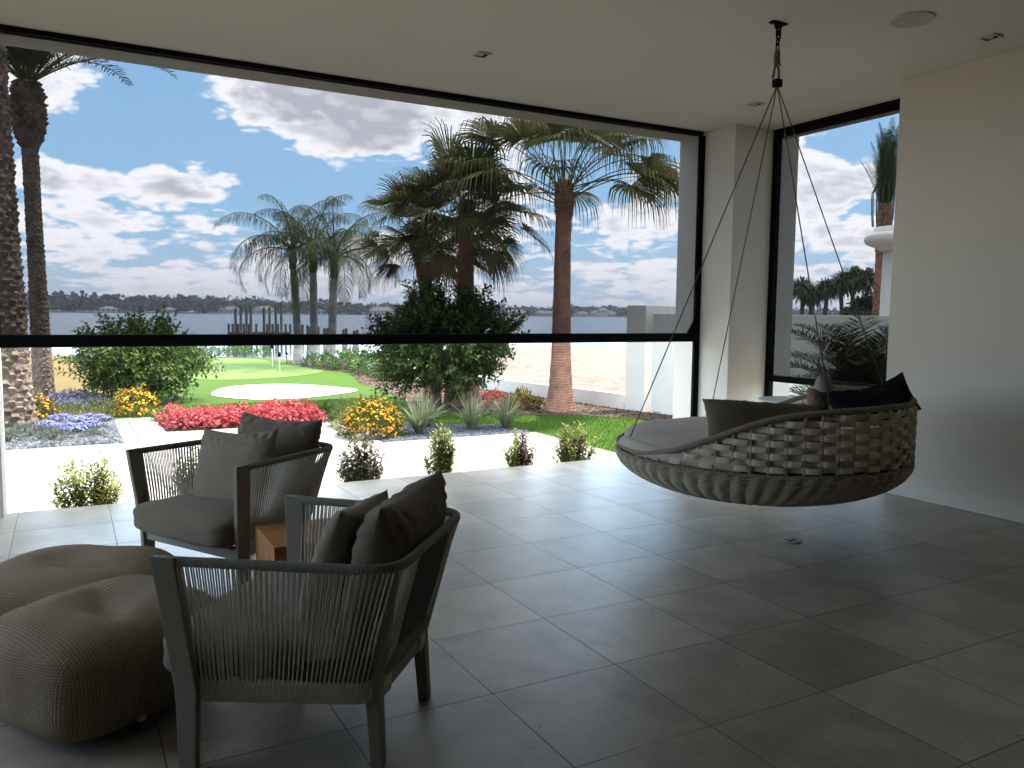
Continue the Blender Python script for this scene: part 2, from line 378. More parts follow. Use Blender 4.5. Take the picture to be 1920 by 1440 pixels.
# ceiling fittings
b = MB(); 
def disc(mb, c, r, z0, z1, n=40, hole=0):
    ring = lambda rr, z: [Vector((c[0]+rr*math.cos(2*math.pi*i/n), c[1]+rr*math.sin(2*math.pi*i/n), z)) for i in range(n)]
    mb.loft([ring(r, z0), ring(r, z1)])
sp_ = thing('ceiling_speaker', 'round grey flush speaker in the ceiling, right of the swing hook', 'speaker', (5.124, 3.725, 3.58))
b = MB(); disc(b, (0, 0), .135, -.008, .0); b.build('grille', M['grille'], sp_)
b = MB()
ring = [[Vector((rr*math.cos(2*math.pi*i/40), rr*math.sin(2*math.pi*i/40), z)) for i in range(40)] for rr, z in ((.136, .003), (.136, -.009), (.143, -.009), (.146, .003))]
b.loft(ring, close=False); b.build('rim', M['ceiling'], sp_)
for (x, y, lab) in ((2.933, 5.894, 'small square recessed ceiling light above the lounge chairs near the wide screen'),
                    (5.92, 3.662, 'small square recessed ceiling light in the corner beyond the round speaker'),
                    (5.863, 5.886, 'small square recessed ceiling light close to the corner pillar')):
    l = thing('recessed_light', lab, 'ceiling light', (x, y, 3.58), 0, 'recessed ceiling lights')
    b = MB()
    for (x0, x1, y0, y1) in ((-.06, .06, -.06, -.048), (-.06, .06, .048, .06), (-.06, -.048, -.048, .048), (.048, .06, -.048, .048)): b.box(x0, x1, y0, y1, -.010, .003)
    b.build('trim', M['ceiling'], l)
    b = MB(); b.box(-.047, .047, -.047, .047, -.002, .003); b.build('baffle', M['black'], l)
    b = MB(); disc(b, (-.008, .005), .03, -.006, -.0025, 20); b.build('lens', M['lensgrey'], l)
# floor outlet disc
o_ = thing('floor_cover', 'small round metal cover set in the floor tiles under the swing', 'floor cover', (4.372, 3.916, 0))
b = MB(); disc(b, (0, 0), .075, .0005, .007, 32); b.build('plate', M['white_plastic'], o_, bevel=.002)
b = MB(); b.box(-.045, .03, -.018, .022, .0075, .013); b.build('flap', M['lensgrey'], o_, bevel=.002)
b = MB(); disc(b, (.05, .02), .012, .0075, .011, 12); b.build('screw', M['lensgrey'], o_)

# ================================================================== SOFT SHAPES
def sgp(x, e): return math.copysign(abs(x)**e, x)
def superbox(mb, c, h, e1=.35, e2=.35, nu=96, nv=36, fn=None, mtx=None):
    from mathutils import noise as mn
    def f(u, v):
        a = 2*math.pi*u; t = math.pi*(v-.5); t = max(min(t, math.pi/2-1e-4), -math.pi/2+1e-4)
        x = sgp(math.cos(t), e1)*sgp(math.cos(a), e2); y = sgp(math.cos(t), e1)*sgp(math.sin(a), e2); z = sgp(math.sin(t), e1)
        p = Vector((x*h[0], y*h[1], z*h[2]))
        if fn: p = fn(p, x, y, z)
        p = p+Vector(c)
        return mtx @ p if mtx else p
    mb.grid(f, nu, nv, cu_=True)
from mathutils import noise as mno
def pillow(mb, W, H, Tk, mtx, seed=0, n=34, wr=.010, sag=.0):
    """soft pillow in its local xz plane (x width, z height, y thickness)"""
    for sgn in (1, -1):
        def f(u, v):
            a = u*2-1; c = v*2-1
            x = a; z = c
            pin = 1-.085*(1-abs(a)**1.5)*abs(c)**6; pin2 = 1-.085*(1-abs(c)**1.5)*abs(a)**6
            th = (max(0, 1-abs(a)**3.2)**.55)*(max(0, 1-abs(c)**3.2)**.55)
            nz = mno.noise(Vector((a*2.2+seed*7, c*2.2, seed*3.1+sgn)))*.5+mno.noise(Vector((a*6+seed, c*6, sgn)))*.22
            edge = (1-th)*th*4
            y = sgn*(Tk*th*(1+.08*nz)+wr*.6*edge*mno.noise(Vector((a*9, c*9, seed+sgn*5)))*2)
            zz = z*pin*H-sag*(1-a*a)*(c+1)*.5
            return mtx @ Vector((x*pin2*W, y, zz))
        mb.grid(f, n, n) if sgn == 1 else mb.grid(lambda u, v: f(1-u, v), n, n)
def weld(o, d=.0005):
    w_ = o.modifiers.new('weld', 'WELD'); w_.merge_threshold = d; return o

# ================================================================== LOUNGE CHAIRS
def rounded(pts, r, n=7):
    out = [Vector(pts[0])]
    for i in range(1, len(pts)-1):
        p = Vector(pts[i]); a = (Vector(pts[i-1])-p).normalized(); c = (Vector(pts[i+1])-p).normalized()
        s0 = p+a*r; s1 = p+c*r
        for k in range(n+1):
            t = k/n; out.append(s0*(1-t)**2+p*2*t*(1-t)+s1*t*t)
    out.append(Vector(pts[-1])); return out
def resample(P, n):
    L = [0]
    for i in range(1, len(P)): L.append(L[-1]+(P[i]-P[i-1]).length)
    out = []; j = 0
    for k in range(n):
        s = L[-1]*k/(n-1)
        while j < len(L)-2 and L[j+1] < s: j += 1
        t = (s-L[j])/max(1e-9, L[j+1]-L[j]); out.append(P[j].lerp(P[j+1], min(1, max(0, t))))
    return out
ZR = .735
def make_chair(label, loc, rz, cy=0.0):
    t = thing('lounge_chair', label, 'armchair', loc, rz, 'rope back lounge chairs')
    top = rounded([(.385, .455, ZR), (-.385, .40, ZR+.005), (-.385, -.40, ZR+.005), (.385, -.455, ZR)], .13)
    bot = rounded([(.365, .395, .272), (-.265, .275, .272), (-.265, -.275, .272), (.365, -.395, .272)], .09)
    n = 240
    T_ = resample(top, n); B_ = resample(bot, n)
    # split by fraction: rope on the sides and corners, textile in the middle of the back
    i0, i1 = 99, n-1-99
    for i in list(range(3, i0+1))+[None]+list(range(i1, n-3)):
        if i is None: b.build('rope_weave', M['rope'], t, smooth=True); b = MB(); continue
        if i == 3: b = MB()
        o = (T_[i]-Vector((0, 0, ZR))); o.z = 0; o.normalize()
        k = .012 if i % 2 else -.008
        jit = random.uniform(-.0012, .0012)
        p0 = T_[i]+o*k*.9-Vector((0, 0, .01)); p1 = B_[i]+o*k+Vector((jit, jit, .03))
        mid = p0.lerp(p1, .5)-o*.004
        b.tube([p0, mid, p1], .0033, 5, cap=False)
    b.build('rope_weave', M['rope'], t, smooth=True)
    for part in (range(2, i0+1), range(i1, n-2)):   # knotted band round the base
        b = MB()
        for i in part:
            o = (B_[i]-Vector((0, 0, 0))); o.z = 0; o.normalize()
            c_ = B_[i]; h0 = .040+random.uniform(-.005, .004)
            b.tube([c_+o*.013+Vector((0, 0, h0)), c_+o*.017+Vector((0, 0, 0)), c_+o*.012+Vector((0, 0, -.034))], .0033, 5)
        b.build('base_wrap', M['rope'], t, smooth=True)
    b = MB(); b.tube(T_, .0155, 10, sq=1.15); b.build('top_rail', M['wrap'], t, smooth=True)
    b = MB()
    for i in range(len(B_)-1): pass
    b.tube(B_, .012, 6, sq=2.2); b.build('base_rim', M['darkgrey'], t)
    # textile back panel
    b = MB()
    def pf(u, v):
        i = i0+u*(i1-i0); a = int(i); fr = i-a; a2 = min(a+1, n-1)
        p = T_[a].lerp(T_[a2], fr); q_ = B_[a].lerp(B_[a2], fr)
        r_ = q_.lerp(p, v); r_.x -= .012*math.sin(math.pi*v); return r_
    b.grid(pf, 24, 12); o = b.build('back_panel', M['sling'], t, smooth=True)
    s_ = o.modifiers.new('solid', 'SOLIDIFY'); s_.thickness = .006
    for s in (1, -1):
        b = MB(); b.post([(.352, .405*s, 0), (.352, .405*s, .28), (.392, .458*s, ZR+.016)], [(.062, .028), (.082, .030), (.088, .030)])
        b.build('leg', M['darkgrey'], t, bevel=.004)
        b = MB(); b.post([(-.268, .252*s, 0), (-.25, .245*s, .285), (-.365, .345*s, ZR-.012)], [(.042, .046), (.052, .050), (.022, .03)])
        b.build('leg', M['darkgrey'], t, bevel=.004)
    b = MB(); b.box(.325, .375, -.388, .388, .225, .285); b.box(-.262, -.228, -.22, .22, .225, .28)
    b.post([(.325, .37, .255), (-.24, .24, .255)], [(.028, .05), (.028, .05)], ax=(0, 1, 0), ay=(0, 0, 1))
    b.post([(.325, -.37, .255), (-.24, -.24, .255)], [(.028, .05), (.028, .05)], ax=(0, 1, 0), ay=(0, 0, 1))
    b.build('seat_frame', M['darkgrey'], t, bevel=.004)
    # seat cushion
    b = MB()
    def sc_(p, x, y, z):
        tp = .80+.20*(x*.5+.5)                      # narrower at the back like the tub
        p.y *= tp*(1+.085*min(1, max(0, (p.x-.235)/.06)))
        if z > 0: p.z += .022*(1-x*x)*(1-y*y)
        p.x += .012*mno.noise(Vector((y*3, z*2, 0)))
        return p
    superbox(b, (.10, 0, .376), (.40, .385, .092), .42, .30, 120, 40, sc_); o = b.build('seat_cushion', M['cush'], t, smooth=True)
    # back cushion
    b = MB(); mt = Matrix.Translation((-.23, cy, .675)) @ Matrix.Rotation(R(90), 4, 'Z') @ Matrix.Rotation(R(-15), 4, 'X')
    pillow(b, .345, .245, .108, mt, seed=rz, n=40, wr=.016, sag=.012); weld(b.build('back_cushion', M['cush'], t, smooth=True))
    return t
near = make_chair('rope sided lounge chair nearest the camera, seen from behind with its frame in full view', (.853, 2.909, 0), R(139.3), -.05)
far = make_chair('rope sided lounge chair facing the near one, set back towards the sunlit paving', (.89, 4.925, 0), R(210), .02)
def loose_pillow(name, label, loc, W, H, Tk, yaw, tilt, roll, mt_, seed, group=None, cat='pillow'):
    b = MB(); pillow(b, W, H, Tk, Matrix.Rotation(R(yaw), 4, 'Z') @ Matrix.Rotation(R(tilt), 4, 'X') @ Matrix.Rotation(R(roll), 4, 'Y'), seed, 36, .014, .01)
    o = b.build(name, mt_, smooth=True); o.location = loc; weld(o); tag(o, label, cat, group); return o
# throw pillows (yaw turns the pillow's face)
loose_pillow('throw_pillow', 'square taupe throw pillow leaning in the lounge chair nearest the camera', (.895, 2.92, .635), .265, .235, .075, 231, -20, -4, M['cush2'], 3)
loose_pillow('throw_pillow', 'square taupe throw pillow with pointed corners on the farther lounge chair', (.825, 4.845, .64), .27, .24, .072, 309, -20, -3, M['cush2'], 5)

# ------------------------------------------------------------------ poufs
def make_pouf(label, loc, rz, hx, hy, hz_, seed):
    t = thing('pouf', label, 'pouf', loc, rz, 'knitted floor poufs')
    b = MB()
    def fn(p, x, y, z):
        nz = mno.noise(Vector((p.x*3+seed, p.y*3, p.z*3)))
        k = 1+.06*nz
        ang = math.atan2(y, x); r = math.hypot(x, y)
        q_ = Vector((p.x*k, p.y*k, p.z))
        if z > 0:
            q_.z += -.035*max(0, 1-r*2.2)+.02*nz - .05*abs(x)**3*z
            for cx, cy, s in ((.35, -.1, .035), (-.3, .15, .025)):
                q_.z -= s*math.exp(-(((x-cx)/.25)**2+((y-cy)/.12)**2))
        # gathered corner folds
        q_ *= 1-.018*abs(math.sin(ang*2+.6))**10*(1 if z < .6 else .5)
        return q_
    superbox(b, (0, 0, hz_), (hx, hy, hz_), .52, .50, 180, 80, fn)
    b.build('knit_cover', M['knit'], t, smooth=True)
    b = MB(); b.box(hx*.93, hx*.93+.004, -hy*.2, -hy*.2+.03, .05, .10); b.build('care_label', M['white_plastic'], t)
    return t
make_pouf('brown knitted pouf on the tiles, nearer one touching the near chair', (.085, 3.50, 0), R(-62), .385, .385, .215, 1)
make_pouf('brown knitted pouf on the tiles, farther one partly behind the first', (-.03, 4.30, 0), R(-30), .46, .40, .19, 4)

# ------------------------------------------------------------------ teak side table
t_ = thing('side_table', 'square teak block side table between the two lounge chairs', 'side table', (1.07, 4.12, 0))
b = MB(); b.box(-.225, .225, -.225, .225, .385, .42); b.build('table_top', M['teak'], t_, bevel=.003)
for sx in (-1, 1):
    for sy in (-1, 1):
        b = MB(); x0 = .225*sx-(.06 if sx > 0 else 0); y0 = .225*sy-(.06 if sy > 0 else 0); b.box(x0, x0+.06, y0, y0+.06, 0, .3845); b.build('leg', M['teak'], t_, bevel=.003)
b = MB()
b.box(-.224, -.19, -.1645, .1645, .001, .384); b.box(.19, .224, -.1645, .1645, .001, .384)
b.box(-.1645, .1645, .19, .224, .325, .384); b.box(-.1645, .1645, -.224, -.19, .325, .384)
b.build('side_board', M['teak'], t_)

# ================================================================== HANGING DAYBED
BC = Vector((4.405, 4.285, 0)); RB = 1.01; HOOD = R(-56.4)
def hrim(a):
    d = abs((math.degrees(a-HOOD)+180) % 360-180)
    xs = [0, 30, 45, 60, 70, 78, 90, 103, 117, 130, 180]; ys = [.985, .985, .98, .965, .945, .91, .82, .715, .635, .612, .605]
    return float(np.interp(d, xs, ys))
def hsm(a): return sum(hrim(a+R(k)) for k in (-8, -4, 0, 4, 8))/5
bed = thing('swing_daybed', 'round woven hanging daybed with a raised basket back and thick taupe mattress', 'swing bed', tuple(BC))
NP = 60
ZB = .575
b = MB()  # under-bowl of horizontal rope courses, pushed out between ribs
def bowl(z):
    t = (ZB-z)/.385; t = min(1, max(0, t)); return RB*math.sqrt(max(0, 1-t*t))*(1-.0*t)
NR = 36
for k in range(NR):
    th = (k+.5)/NR*R(86)
    z = ZB-.315*math.sin(th); r = RB*math.cos(th)**.86
    segs = 360; pts = []
    for i in range(segs):
        a = 2*math.pi*i/segs
        ribs = NP*.5; bul = abs(math.sin(a*ribs+th*2.2))
        rr = r+(.020*bul)*min(1, r/.5)+.002*math.sin(i*1.7+k)
        pts.append((rr*math.cos(a), rr*math.sin(a), z))
    b.tube(pts, .0062, 5, closed=True, sq=.9)
b.build('rope_bowl', M['bedrope'], bed, smooth=True)
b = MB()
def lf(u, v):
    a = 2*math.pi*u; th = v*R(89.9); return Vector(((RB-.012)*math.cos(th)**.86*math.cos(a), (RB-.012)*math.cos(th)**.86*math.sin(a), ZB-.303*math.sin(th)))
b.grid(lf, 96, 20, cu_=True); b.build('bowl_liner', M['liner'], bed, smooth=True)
# posts, belt, rim
for i in range(NP):
    a = 2*math.pi*i/NP; h = hsm(a); b = MB()
    if h < ZB+.04: continue
    x, y = RB*math.cos(a), RB*math.sin(a); b.tube([(x, y, ZB-.02), (x*1.004, y*1.004, (ZB+h)/2), (x*.995, y*.995, h)], .0095, 7); b.build('upright', M['bedrope'], bed, smooth=True)
b = MB(); b.tube([((RB+.004)*math.cos(2*math.pi*i/240), (RB+.004)*math.sin(2*math.pi*i/240), ZB) for i in range(240)], .017, 8, closed=True); b.build('belt_ring', M['bedwrap'], bed, smooth=True)
b = MB(); b.tube([(RB*math.cos(2*math.pi*i/240), RB*math.sin(2*math.pi*i/240), hsm(2*math.pi*i/240)+.008) for i in range(240)], .0195, 10, closed=True); b.build('top_rim', M['bedwrap'], bed, smooth=True)
b = MB()
row = 0; z = ZB+.045
while z < 1.01:
    seg = 480
    run = []
    def flush(run):
        if len(run) < 4: return
        secs = []
        for a in run:
            off = .018*math.tanh(2.2*math.sin(a*NP*.5+(math.pi if row % 2 else 0))); ro = RB+off
            d = Vector((math.cos(a), math.sin(a), 0))
            secs.append([d*(ro+.004)+Vector((0, 0, z-.019)), d*(ro+.0075)+Vector((0, 0, z)), d*(ro+.004)+Vector((0, 0, z+.019)), d*(ro-.003)+Vector((0, 0, z+.018)), d*(ro-.003)+Vector((0, 0, z-.018))])
        b.loft(secs)
    a0 = HOOD-math.pi
    for i in range(seg+1):
        a = a0+2*math.pi*i/seg
        if z < hsm(a)-.02: run.append(a)
        else: flush(run); run = []
    flush(run); row += 1; z += .0405
b.build('strap_weave', M['strap'], bed)
# liner behind the hood straps (dark inner side of the back)
# mattress: large disc and a separate front bolster
b = MB()
def mattress(p, x, y, z):
    r = math.hypot(p.x, p.y)
    if z > 0: p.z += .012*mno.noise(Vector((p.x*2.5, p.y*2.5, 3)))
    return p
superbox(b, (0, 0, .645), (.965, .965, .075), .33, 1.0, 140, 40, mattress); b.build('mattress', M['mattress'], bed, smooth=True)
b = MB()   # piped edge pad on the side nearest the camera
pts = []
for k in range(40):
    a = R(222-k*1.35*1.35); pts.append((.965*math.cos(a), .965*math.sin(a), .635))
rr = [.062*min(1, .35+min(k, 39-k)/3.0) for k in range(40)]
b.tube(pts, rr, 14, sq=.85); b.build('edge_pad', M['mattress'], bed, smooth=True)
AP = Vector((.0, -.06, 3.16))
ATT = [(69+90, .605), (69, .605), (69+180, .99), (69+270, .99)]
for dg, zz in ATT:
    e = Vector((1.0*math.cos(R(dg)), 1.0*math.sin(R(dg)), zz-.02))
    b = MB(); b.tube([AP, AP.lerp(e, .5)+Vector((0, 0, -.004)), e], .0042, 7)
    d = (AP-e).normalized()
    for s in (0, 1):
        b.tube([e+Vector((.022*math.cos(q)*math.cos(R(dg)), .022*math.cos(q)*math.sin(R(dg)), .022*math.sin(q)+.004+s*.008)) for q in np.linspace(0, 2*math.pi, 12, endpoint=False)], .005, 6, closed=True)
    b.tube([e, e+d*.05], .008, 7)
    b.build('suspension_rope', M['susp'], bed, smooth=True)
b = MB(); b.box(-.028, .028, -.085, -.035, 3.145, 3.20); b.build('rope_clamp', M['black'], bed, bevel=.006)
b = MB()
b.tube([(-.045, -.06, 3.20), (-.025, -.055, 3.27), (-.012, -.05, 3.31)], .008, 7); b.tube([(.012, -.06, 3.20), (.012, -.058, 3.27), (-.005, -.05, 3.31)], .008, 7)
b.tube([(-.01, -.05, 3.29), (-.004, -.05, 3.34), (.0, -.05, 3.385), (-.002, -.05, 3.40)], [.013, .021, .020, .012], 10)
b.tube([(.014, -.05, 3.37), (.024, -.052, 3.31), (.034, -.052, 3.295)], .006, 6)
b.build('splice', M['susp'], bed, smooth=True)
def link(mb, c, w_, h_, r, ax):
    pts = []
    for i in range(16):
        q = 2*math.pi*i/16; x = math.cos(q)*w_; z_ = math.sin(q)*(h_-w_)+sgp(math.sin(q), .6)*w_
        pts.append((c[0]+(x if ax else 0), c[1]+(0 if ax else x), c[2]+z_))
    mb.tube(pts, r, 7, closed=True)
b = MB(); link(b, (0, -.05, 3.415), .013, .03, .0055, 1); link(b, (0, -.05, 3.455), .011, .024, .0055, 0); link(b, (.004, -.05, 3.515), .017, .048, .007, 1)
b.tube([(0, -.05, 3.50), (.005, -.05, 3.53)], .011, 8)
b.build('carabiner_chain', M['black'], bed, smooth=True)
b = MB(); b.box(-.07, .07, -.075, -.025, 3.574, 3.5835); b.box(-.022, .022, -.065, -.035, 3.545, 3.574); 
b.tube([(-.018, -.05, 3.556), (.018, -.05, 3.556)], .008, 8); b.build('ceiling_hook', M['black'], bed, bevel=.003)
# pillows on the daybed
CR = Vector((.8769, -.4805, 0)); CFW = Vector((.4818, .8763, 0))
def bp(r, f, z): return BC+CR*r+CFW*f+Vector((0, 0, z))
loose_pillow('long_cushion', 'long brown back cushion lying inside the low front curve of the swing', bp(-.10, -.50, .825), .43, .17, .15, -28.8+8, -28, 4, M['brownc'], 11, cat='cushion')
loose_pillow('grey_pillow', 'plain pale grey pillow standing upright behind the patterned one', bp(.47, -.05, .93), .19, .19, .07, 35, -10, 12, M['pale'], 12)
loose_pillow('patterned_pillow', 'small pinkish pillow with a dark geometric pattern, on the swing', bp(.34, -.34, .925), .13, .13, .06, -10, -28, 22, M['pattern'], 13)
loose_pillow('beige_pillow', 'flat beige pillow lying behind the navy one', bp(.72, -.02, .95), .24, .15, .06, -28, -50, 3, M['pale'], 14)
loose_pillow('navy_pillow', 'large navy blue pillow sagging over the raised back of the swing', bp(.60, -.42, .95), .30, .14, .085, -28.8+4, -42, -3, M['navy'], 15)
loose_pillow('navy_pillow', 'navy blue pillow with one corner pointing up at the far end of the swing', bp(.86, -.20, .985), .15, .15, .07, -60, -18, -28, M['navy'], 16)

# small white pedestal table beyond the bed
t_ = thing('pedestal_table', 'small round white pedestal table beyond the swing, by the side opening', 'side table', (6.42, 5.80, 0))
b = MB(); disc(b, (0, 0), .33, .705, .722, 48); b.build('table_top', M['white_plastic'], t_, bevel=.004)
b = MB(); b.tube([(0, 0, .012), (0, 0, .05), (0, 0, .2), (0, 0, .5), (0, 0, .64), (0, 0, .704)], [.15, .07, .04, .045, .065, .10], 24); b.build('pedestal', M['white_plastic'], t_, smooth=True)
b = MB(); disc(b, (0, 0), .15, 0, .0115, 32); b.build('base', M['white_plastic'], t_)

# ================================================================== GARDEN MATERIALS
def ground_mat(name, ca, cb, cc_=None, s1=1.2, s2=30, bump=.5, bsc=60, rough=.95, dist=.02, spec=.1):
    mt = bpy.data.materials.new(name); mt.use_nodes = True; t = NT(mt.node_tree); bs = t.N['Principled BSDF']
    co = t.n('ShaderNodeTexCoord', out=3)
    f = t.smooth(t.noise(co, s1, 5, .6), .35, .65); c = t.mixc(f, ca, cb)
    if cc_: c = t.mixc(t.smooth(t.noise(co, s2, 5, .7), .45, .62), c, cc_)
    t.L.new(c, bs.inputs['Base Color']); bs.inputs['Roughness'].default_value = rough; bs.inputs['Specular IOR Level'].default_value = spec
    b_ = t.n('ShaderNodeBump', {'Height': t.noise(co, bsc, 5, .7), 'Strength': bump, 'Distance': dist}); t.L.new(b_, bs.inputs['Normal'])
    return mt
M['land'] = ground_mat('dry_grass_ground', (.12, .075, .022), (.10, .068, .022), (.08, .068, .028), .8, 14)
M['lawn'] = ground_mat('lawn_turf', (.040, .085, .006), (.034, .074, .006), (.046, .095, .008), .7, 20, .8, 140, .85)
M['green'] = ground_mat('putting_turf', (.090, .145, .032), (.083, .135, .03), None, .5, 30, .3, 200, .9)
M['sandw'] = ground_mat('white_sand', (.82, .80, .74), (.76, .74, .69), None, 2, 30, .3, 60, .95)
M['sand'] = ground_mat('lot_sand', (.125, .095, .075), (.095, .072, .055), (.17, .14, .12), .5, 3.2, .8, 8, .95, .05)
M['mulch'] = ground_mat('bark_mulch', (.075, .052, .036), (.05, .036, .027), (.13, .10, .075), 2, 40, 1.0, 50, .95, .03)
M['gravelbase'] = ground_mat('gravel_base', (.06, .065, .075), (.04, .045, .05), None, 3, 30, .8, 60)
M['stone'] = mat('slate_pebble', (.10, .107, .12), .7, .3, 9, .3, island=.45, bump=.3, bscale=40)
M['chip'] = mat('blue_gravel_chip', (.075, .088, .105), .7, .3, island=.5)
M['palmtrunk'] = mat('date_palm_trunk', (.17, .13, .10), .95, .1, 5, .45, (.095, .072, .055), bump=.8, bscale=45, island=.22)
M['fantrunk'] = mat('fan_palm_trunk', (.42, .215, .15), .95, .1, 4, .45, (.24, .13, .095), bump=.8, bscale=50, island=.18)
M['queentrunk'] = mat('queen_palm_trunk', (.34, .32, .30), .9, .1, 3, .4, (.16, .145, .13), bump=.5, bscale=20)
M['crownshaft'] = mat('palm_crownshaft', (.13, .14, .045), .8, .2, 3, .4)
M['fanleaf'] = mat('fan_palm_leaf', (.10, .125, .047), .6, .2, 1.5, .35, (.15, .14, .052), island=.35, trans=.28)
M['dryleaf'] = mat('dry_palm_leaf', (.17, .115, .055), .85, .15, island=.3, trans=.2)
M['petiole'] = mat('palm_petiole', (.10, .10, .035), .6, .3, 3, .3)
M['dateleaf'] = mat('date_palm_leaf', (.060, .075, .035), .6, .3, 1.5, .3, island=.3, trans=.2)
M['queenleaf'] = mat('queen_palm_leaf', (.070, .10, .045), .6, .2, 1.2, .35, (.10, .11, .04), island=.3, trans=.22)
M['bushleaf'] = mat('broad_bush_leaf', (.050, .092, .018), .65, .15, 1.4, .35, (.060, .095, .016), island=.4, trans=.25)
M['bushleaf2'] = mat('yaupon_leaf', (.046, .080, .019), .65, .15, 1.3, .4, (.055, .085, .016), island=.4, trans=.25)
M['wood'] = mat('shrub_wood', (.13, .10, .08), .9, .1, 9, .4, bump=.4, bscale=60)
M['lime'] = mat('lime_leaf', (.10, .125, .016), .5, .35, 6, .3, (.06, .09, .02), island=.35, trans=.3)
M['limeshade'] = mat('shade_lifted_lime_leaf', (.27, .30, .05), .6, .2, 6, .3, (.17, .20, .04), island=.35, trans=.3)  # lime leaf colour brightened to offset the shade along the step
M['olive'] = mat('olive_leaf', (.12, .14, .045), .5, .35, 6, .3, island=.4, trans=.25)
M['purple'] = mat('purple_leaf', (.13, .085, .08), .55, .35, island=.35, trans=.2)
M['yellow'] = mat('yellow_flower', (.55, .28, .01), .7, .2, island=.28, trans=.2)
M['orange'] = mat('orange_flower', (.50, .15, .008), .7, .2, island=.3, trans=.2)
M['pink'] = mat('pink_red_flower', (.36, .038, .045), .65, .25, 3, .3, (.42, .10, .105), island=.35, trans=.25)
M['redleaf'] = mat('red_bromeliad', (.26, .04, .022), .6, .3, island=.4, trans=.2)
M['blue'] = mat('blue_flower', (.17, .18, .42), .7, .2, island=.3, trans=.15)
M['silver'] = mat('silver_leaf', (.11, .125, .105), .8, .15, island=.35, trans=.15)
M['midgreen'] = mat('mid_green_leaf', (.065, .12, .025), .55, .3, island=.4, trans=.25)
M['varieg'] = mat('striped_grass_leaf', (.19, .215, .115), .55, .3, island=.45, trans=.25)
M['farwood'] = mat('far_tree_leaf', (.050, .054, .034), .9, .1, island=.5)
M['farhouse'] = mat('far_house_wall', (.50, .48, .45), .9, .1, island=.1)
M['farroof'] = mat('far_house_roof', (.22, .20, .19), .9, .1)
M['glass'] = mat('dark_window', (.03, .035, .04), .15, .6)
M['pile'] = mat('weathered_piling', (.19, .175, .155), .9, .1, 2, .4, bump=.4, bscale=10)
M['deckw'] = mat('dock_deck', (.20, .18, .16), .9, .1, 2, .3)
M['flagw'] = mat('white_pole', (.75, .75, .72), .5, .3)
M['pygmy'] = mat('pygmy_palm_leaf', (.022, .028, .014), .8, .05, island=.35, trans=.15)

def water_mat():
    mt = bpy.data.materials.new('lake_water'); mt.use_nodes = True; t = NT(mt.node_tree); bs = t.N['Principled BSDF']
    co = t.n('ShaderNodeTexCoord', out=3); v = t.vm('MULTIPLY', co, (.5, 1.0, 1))
    bs.inputs['Base Color'].default_value = (.035, .05, .065, 1); bs.inputs['Roughness'].default_value = .22; bs.inputs['IOR'].default_value = 1.33
    h = t.m('ADD', t.noise(v, .55, 6, .65), t.m('MULTIPLY', t.noise(v, .05, 4, .6), 2.0))
    b_ = t.n('ShaderNodeBump', {'Height': h, 'Strength': .55, 'Distance': .35}); t.L.new(b_, bs.inputs['Normal'])
    return mt
M['water'] = water_mat()

# ================================================================== GROUND SHEETS
G = -.32
b = MB(); b.poly([(-60, -60), (70, -60), (70, 37), (28, 39.4), (22, 39.6), (16, 36), (11.5, 33.2), (10.2, 31.6), (8.6, 31.0), (7.8, 31.6), (7.2, 33.6), (4.9, 35.5), (1.4, 36.9), (-.65, 37.6), (-60, 41)], -2.2, G)
b.build('ground', M['land'], kind='structure')
b = MB(); b.add([(-4000, -10, -1.1), (4000, -10, -1.1), (4000, 5200, -1.1), (-4000, 5200, -1.1)], [(0, 1, 2, 3)]); b.build('lake_water', M['water'], kind='structure')
lawn = [(.1, 12.3), (.9, 12.3), (1.0, 14.3), (3.6, 14.2), (3.9, 13.0), (4.4, 12.4), (6.2, 11.7), (6.37, 8.2), (6.9, 7.47), (9.6, 7.47), (9.6, 10.2), (9.03, 11.45), (8.39, 12.4), (7.38, 12.93), (6.66, 13.79), (6.05, 14.58), (6.31, 16.46), (6.65, 18.46), (6.7, 20.37), (7.37, 23.2), (7.68, 24.48), (7.21, 25.41), (7.13, 28.57), (7.21, 31.0), (7.1, 33.4), (4.9, 35.1), (3.0, 35.9), (2.4, 28), (1.7, 22), (.9, 17.5), (.6, 16.3), (-1.2, 16.2), (-1.2, 12.4)]
b = MB(); b.poly(lawn, G+.012); b.build('lawn', M['lawn'], kind='structure')
mul = [(9.03, 11.45), (8.39, 12.4), (7.38, 12.93), (6.66, 13.79), (6.05, 14.58), (6.31, 16.46), (6.65, 18.46), (6.7, 20.37), (7.37, 23.2), (7.68, 24.48), (7.21, 25.41), (7.13, 28.57), (7.25, 30.9), (8.5, 30.9), (8.6, 22), (9.9, 12), (11, 7.0), (11.5, 3.5), (7.26, 3.5), (7.26, 7.47), (9.6, 7.47), (9.6, 10.2)]
b = MB(); b.poly(mul, G+.02); b.build('mulch_ground', M['mulch'], kind='structure')
def smoothpoly(p, it=2):
    for _ in range(it):
        q_ = []
        for i in range(len(p)):
            a = p[i]; c = p[(i+1) % len(p)]; q_ += [(a[0]*.75+c[0]*.25, a[1]*.75+c[1]*.25), (a[0]*.25+c[0]*.75, a[1]*.25+c[1]*.75)]
        p = q_
    return p
gr = smoothpoly([(3.22, 23.16), (3.97, 22.9), (5.19, 23.1), (6.6, 24.3), (7.3, 25.64), (7.1, 26.79), (6.75, 28.37), (6.5, 30.11), (6.72, 32.4), (5.87, 33.66), (5.04, 33.6), (4.2, 32.3), (3.5, 28.0), (2.6, 25)])
b = MB(); b.poly(gr, G+.02); b.build('putting_green_ground', M['green'], kind='structure')
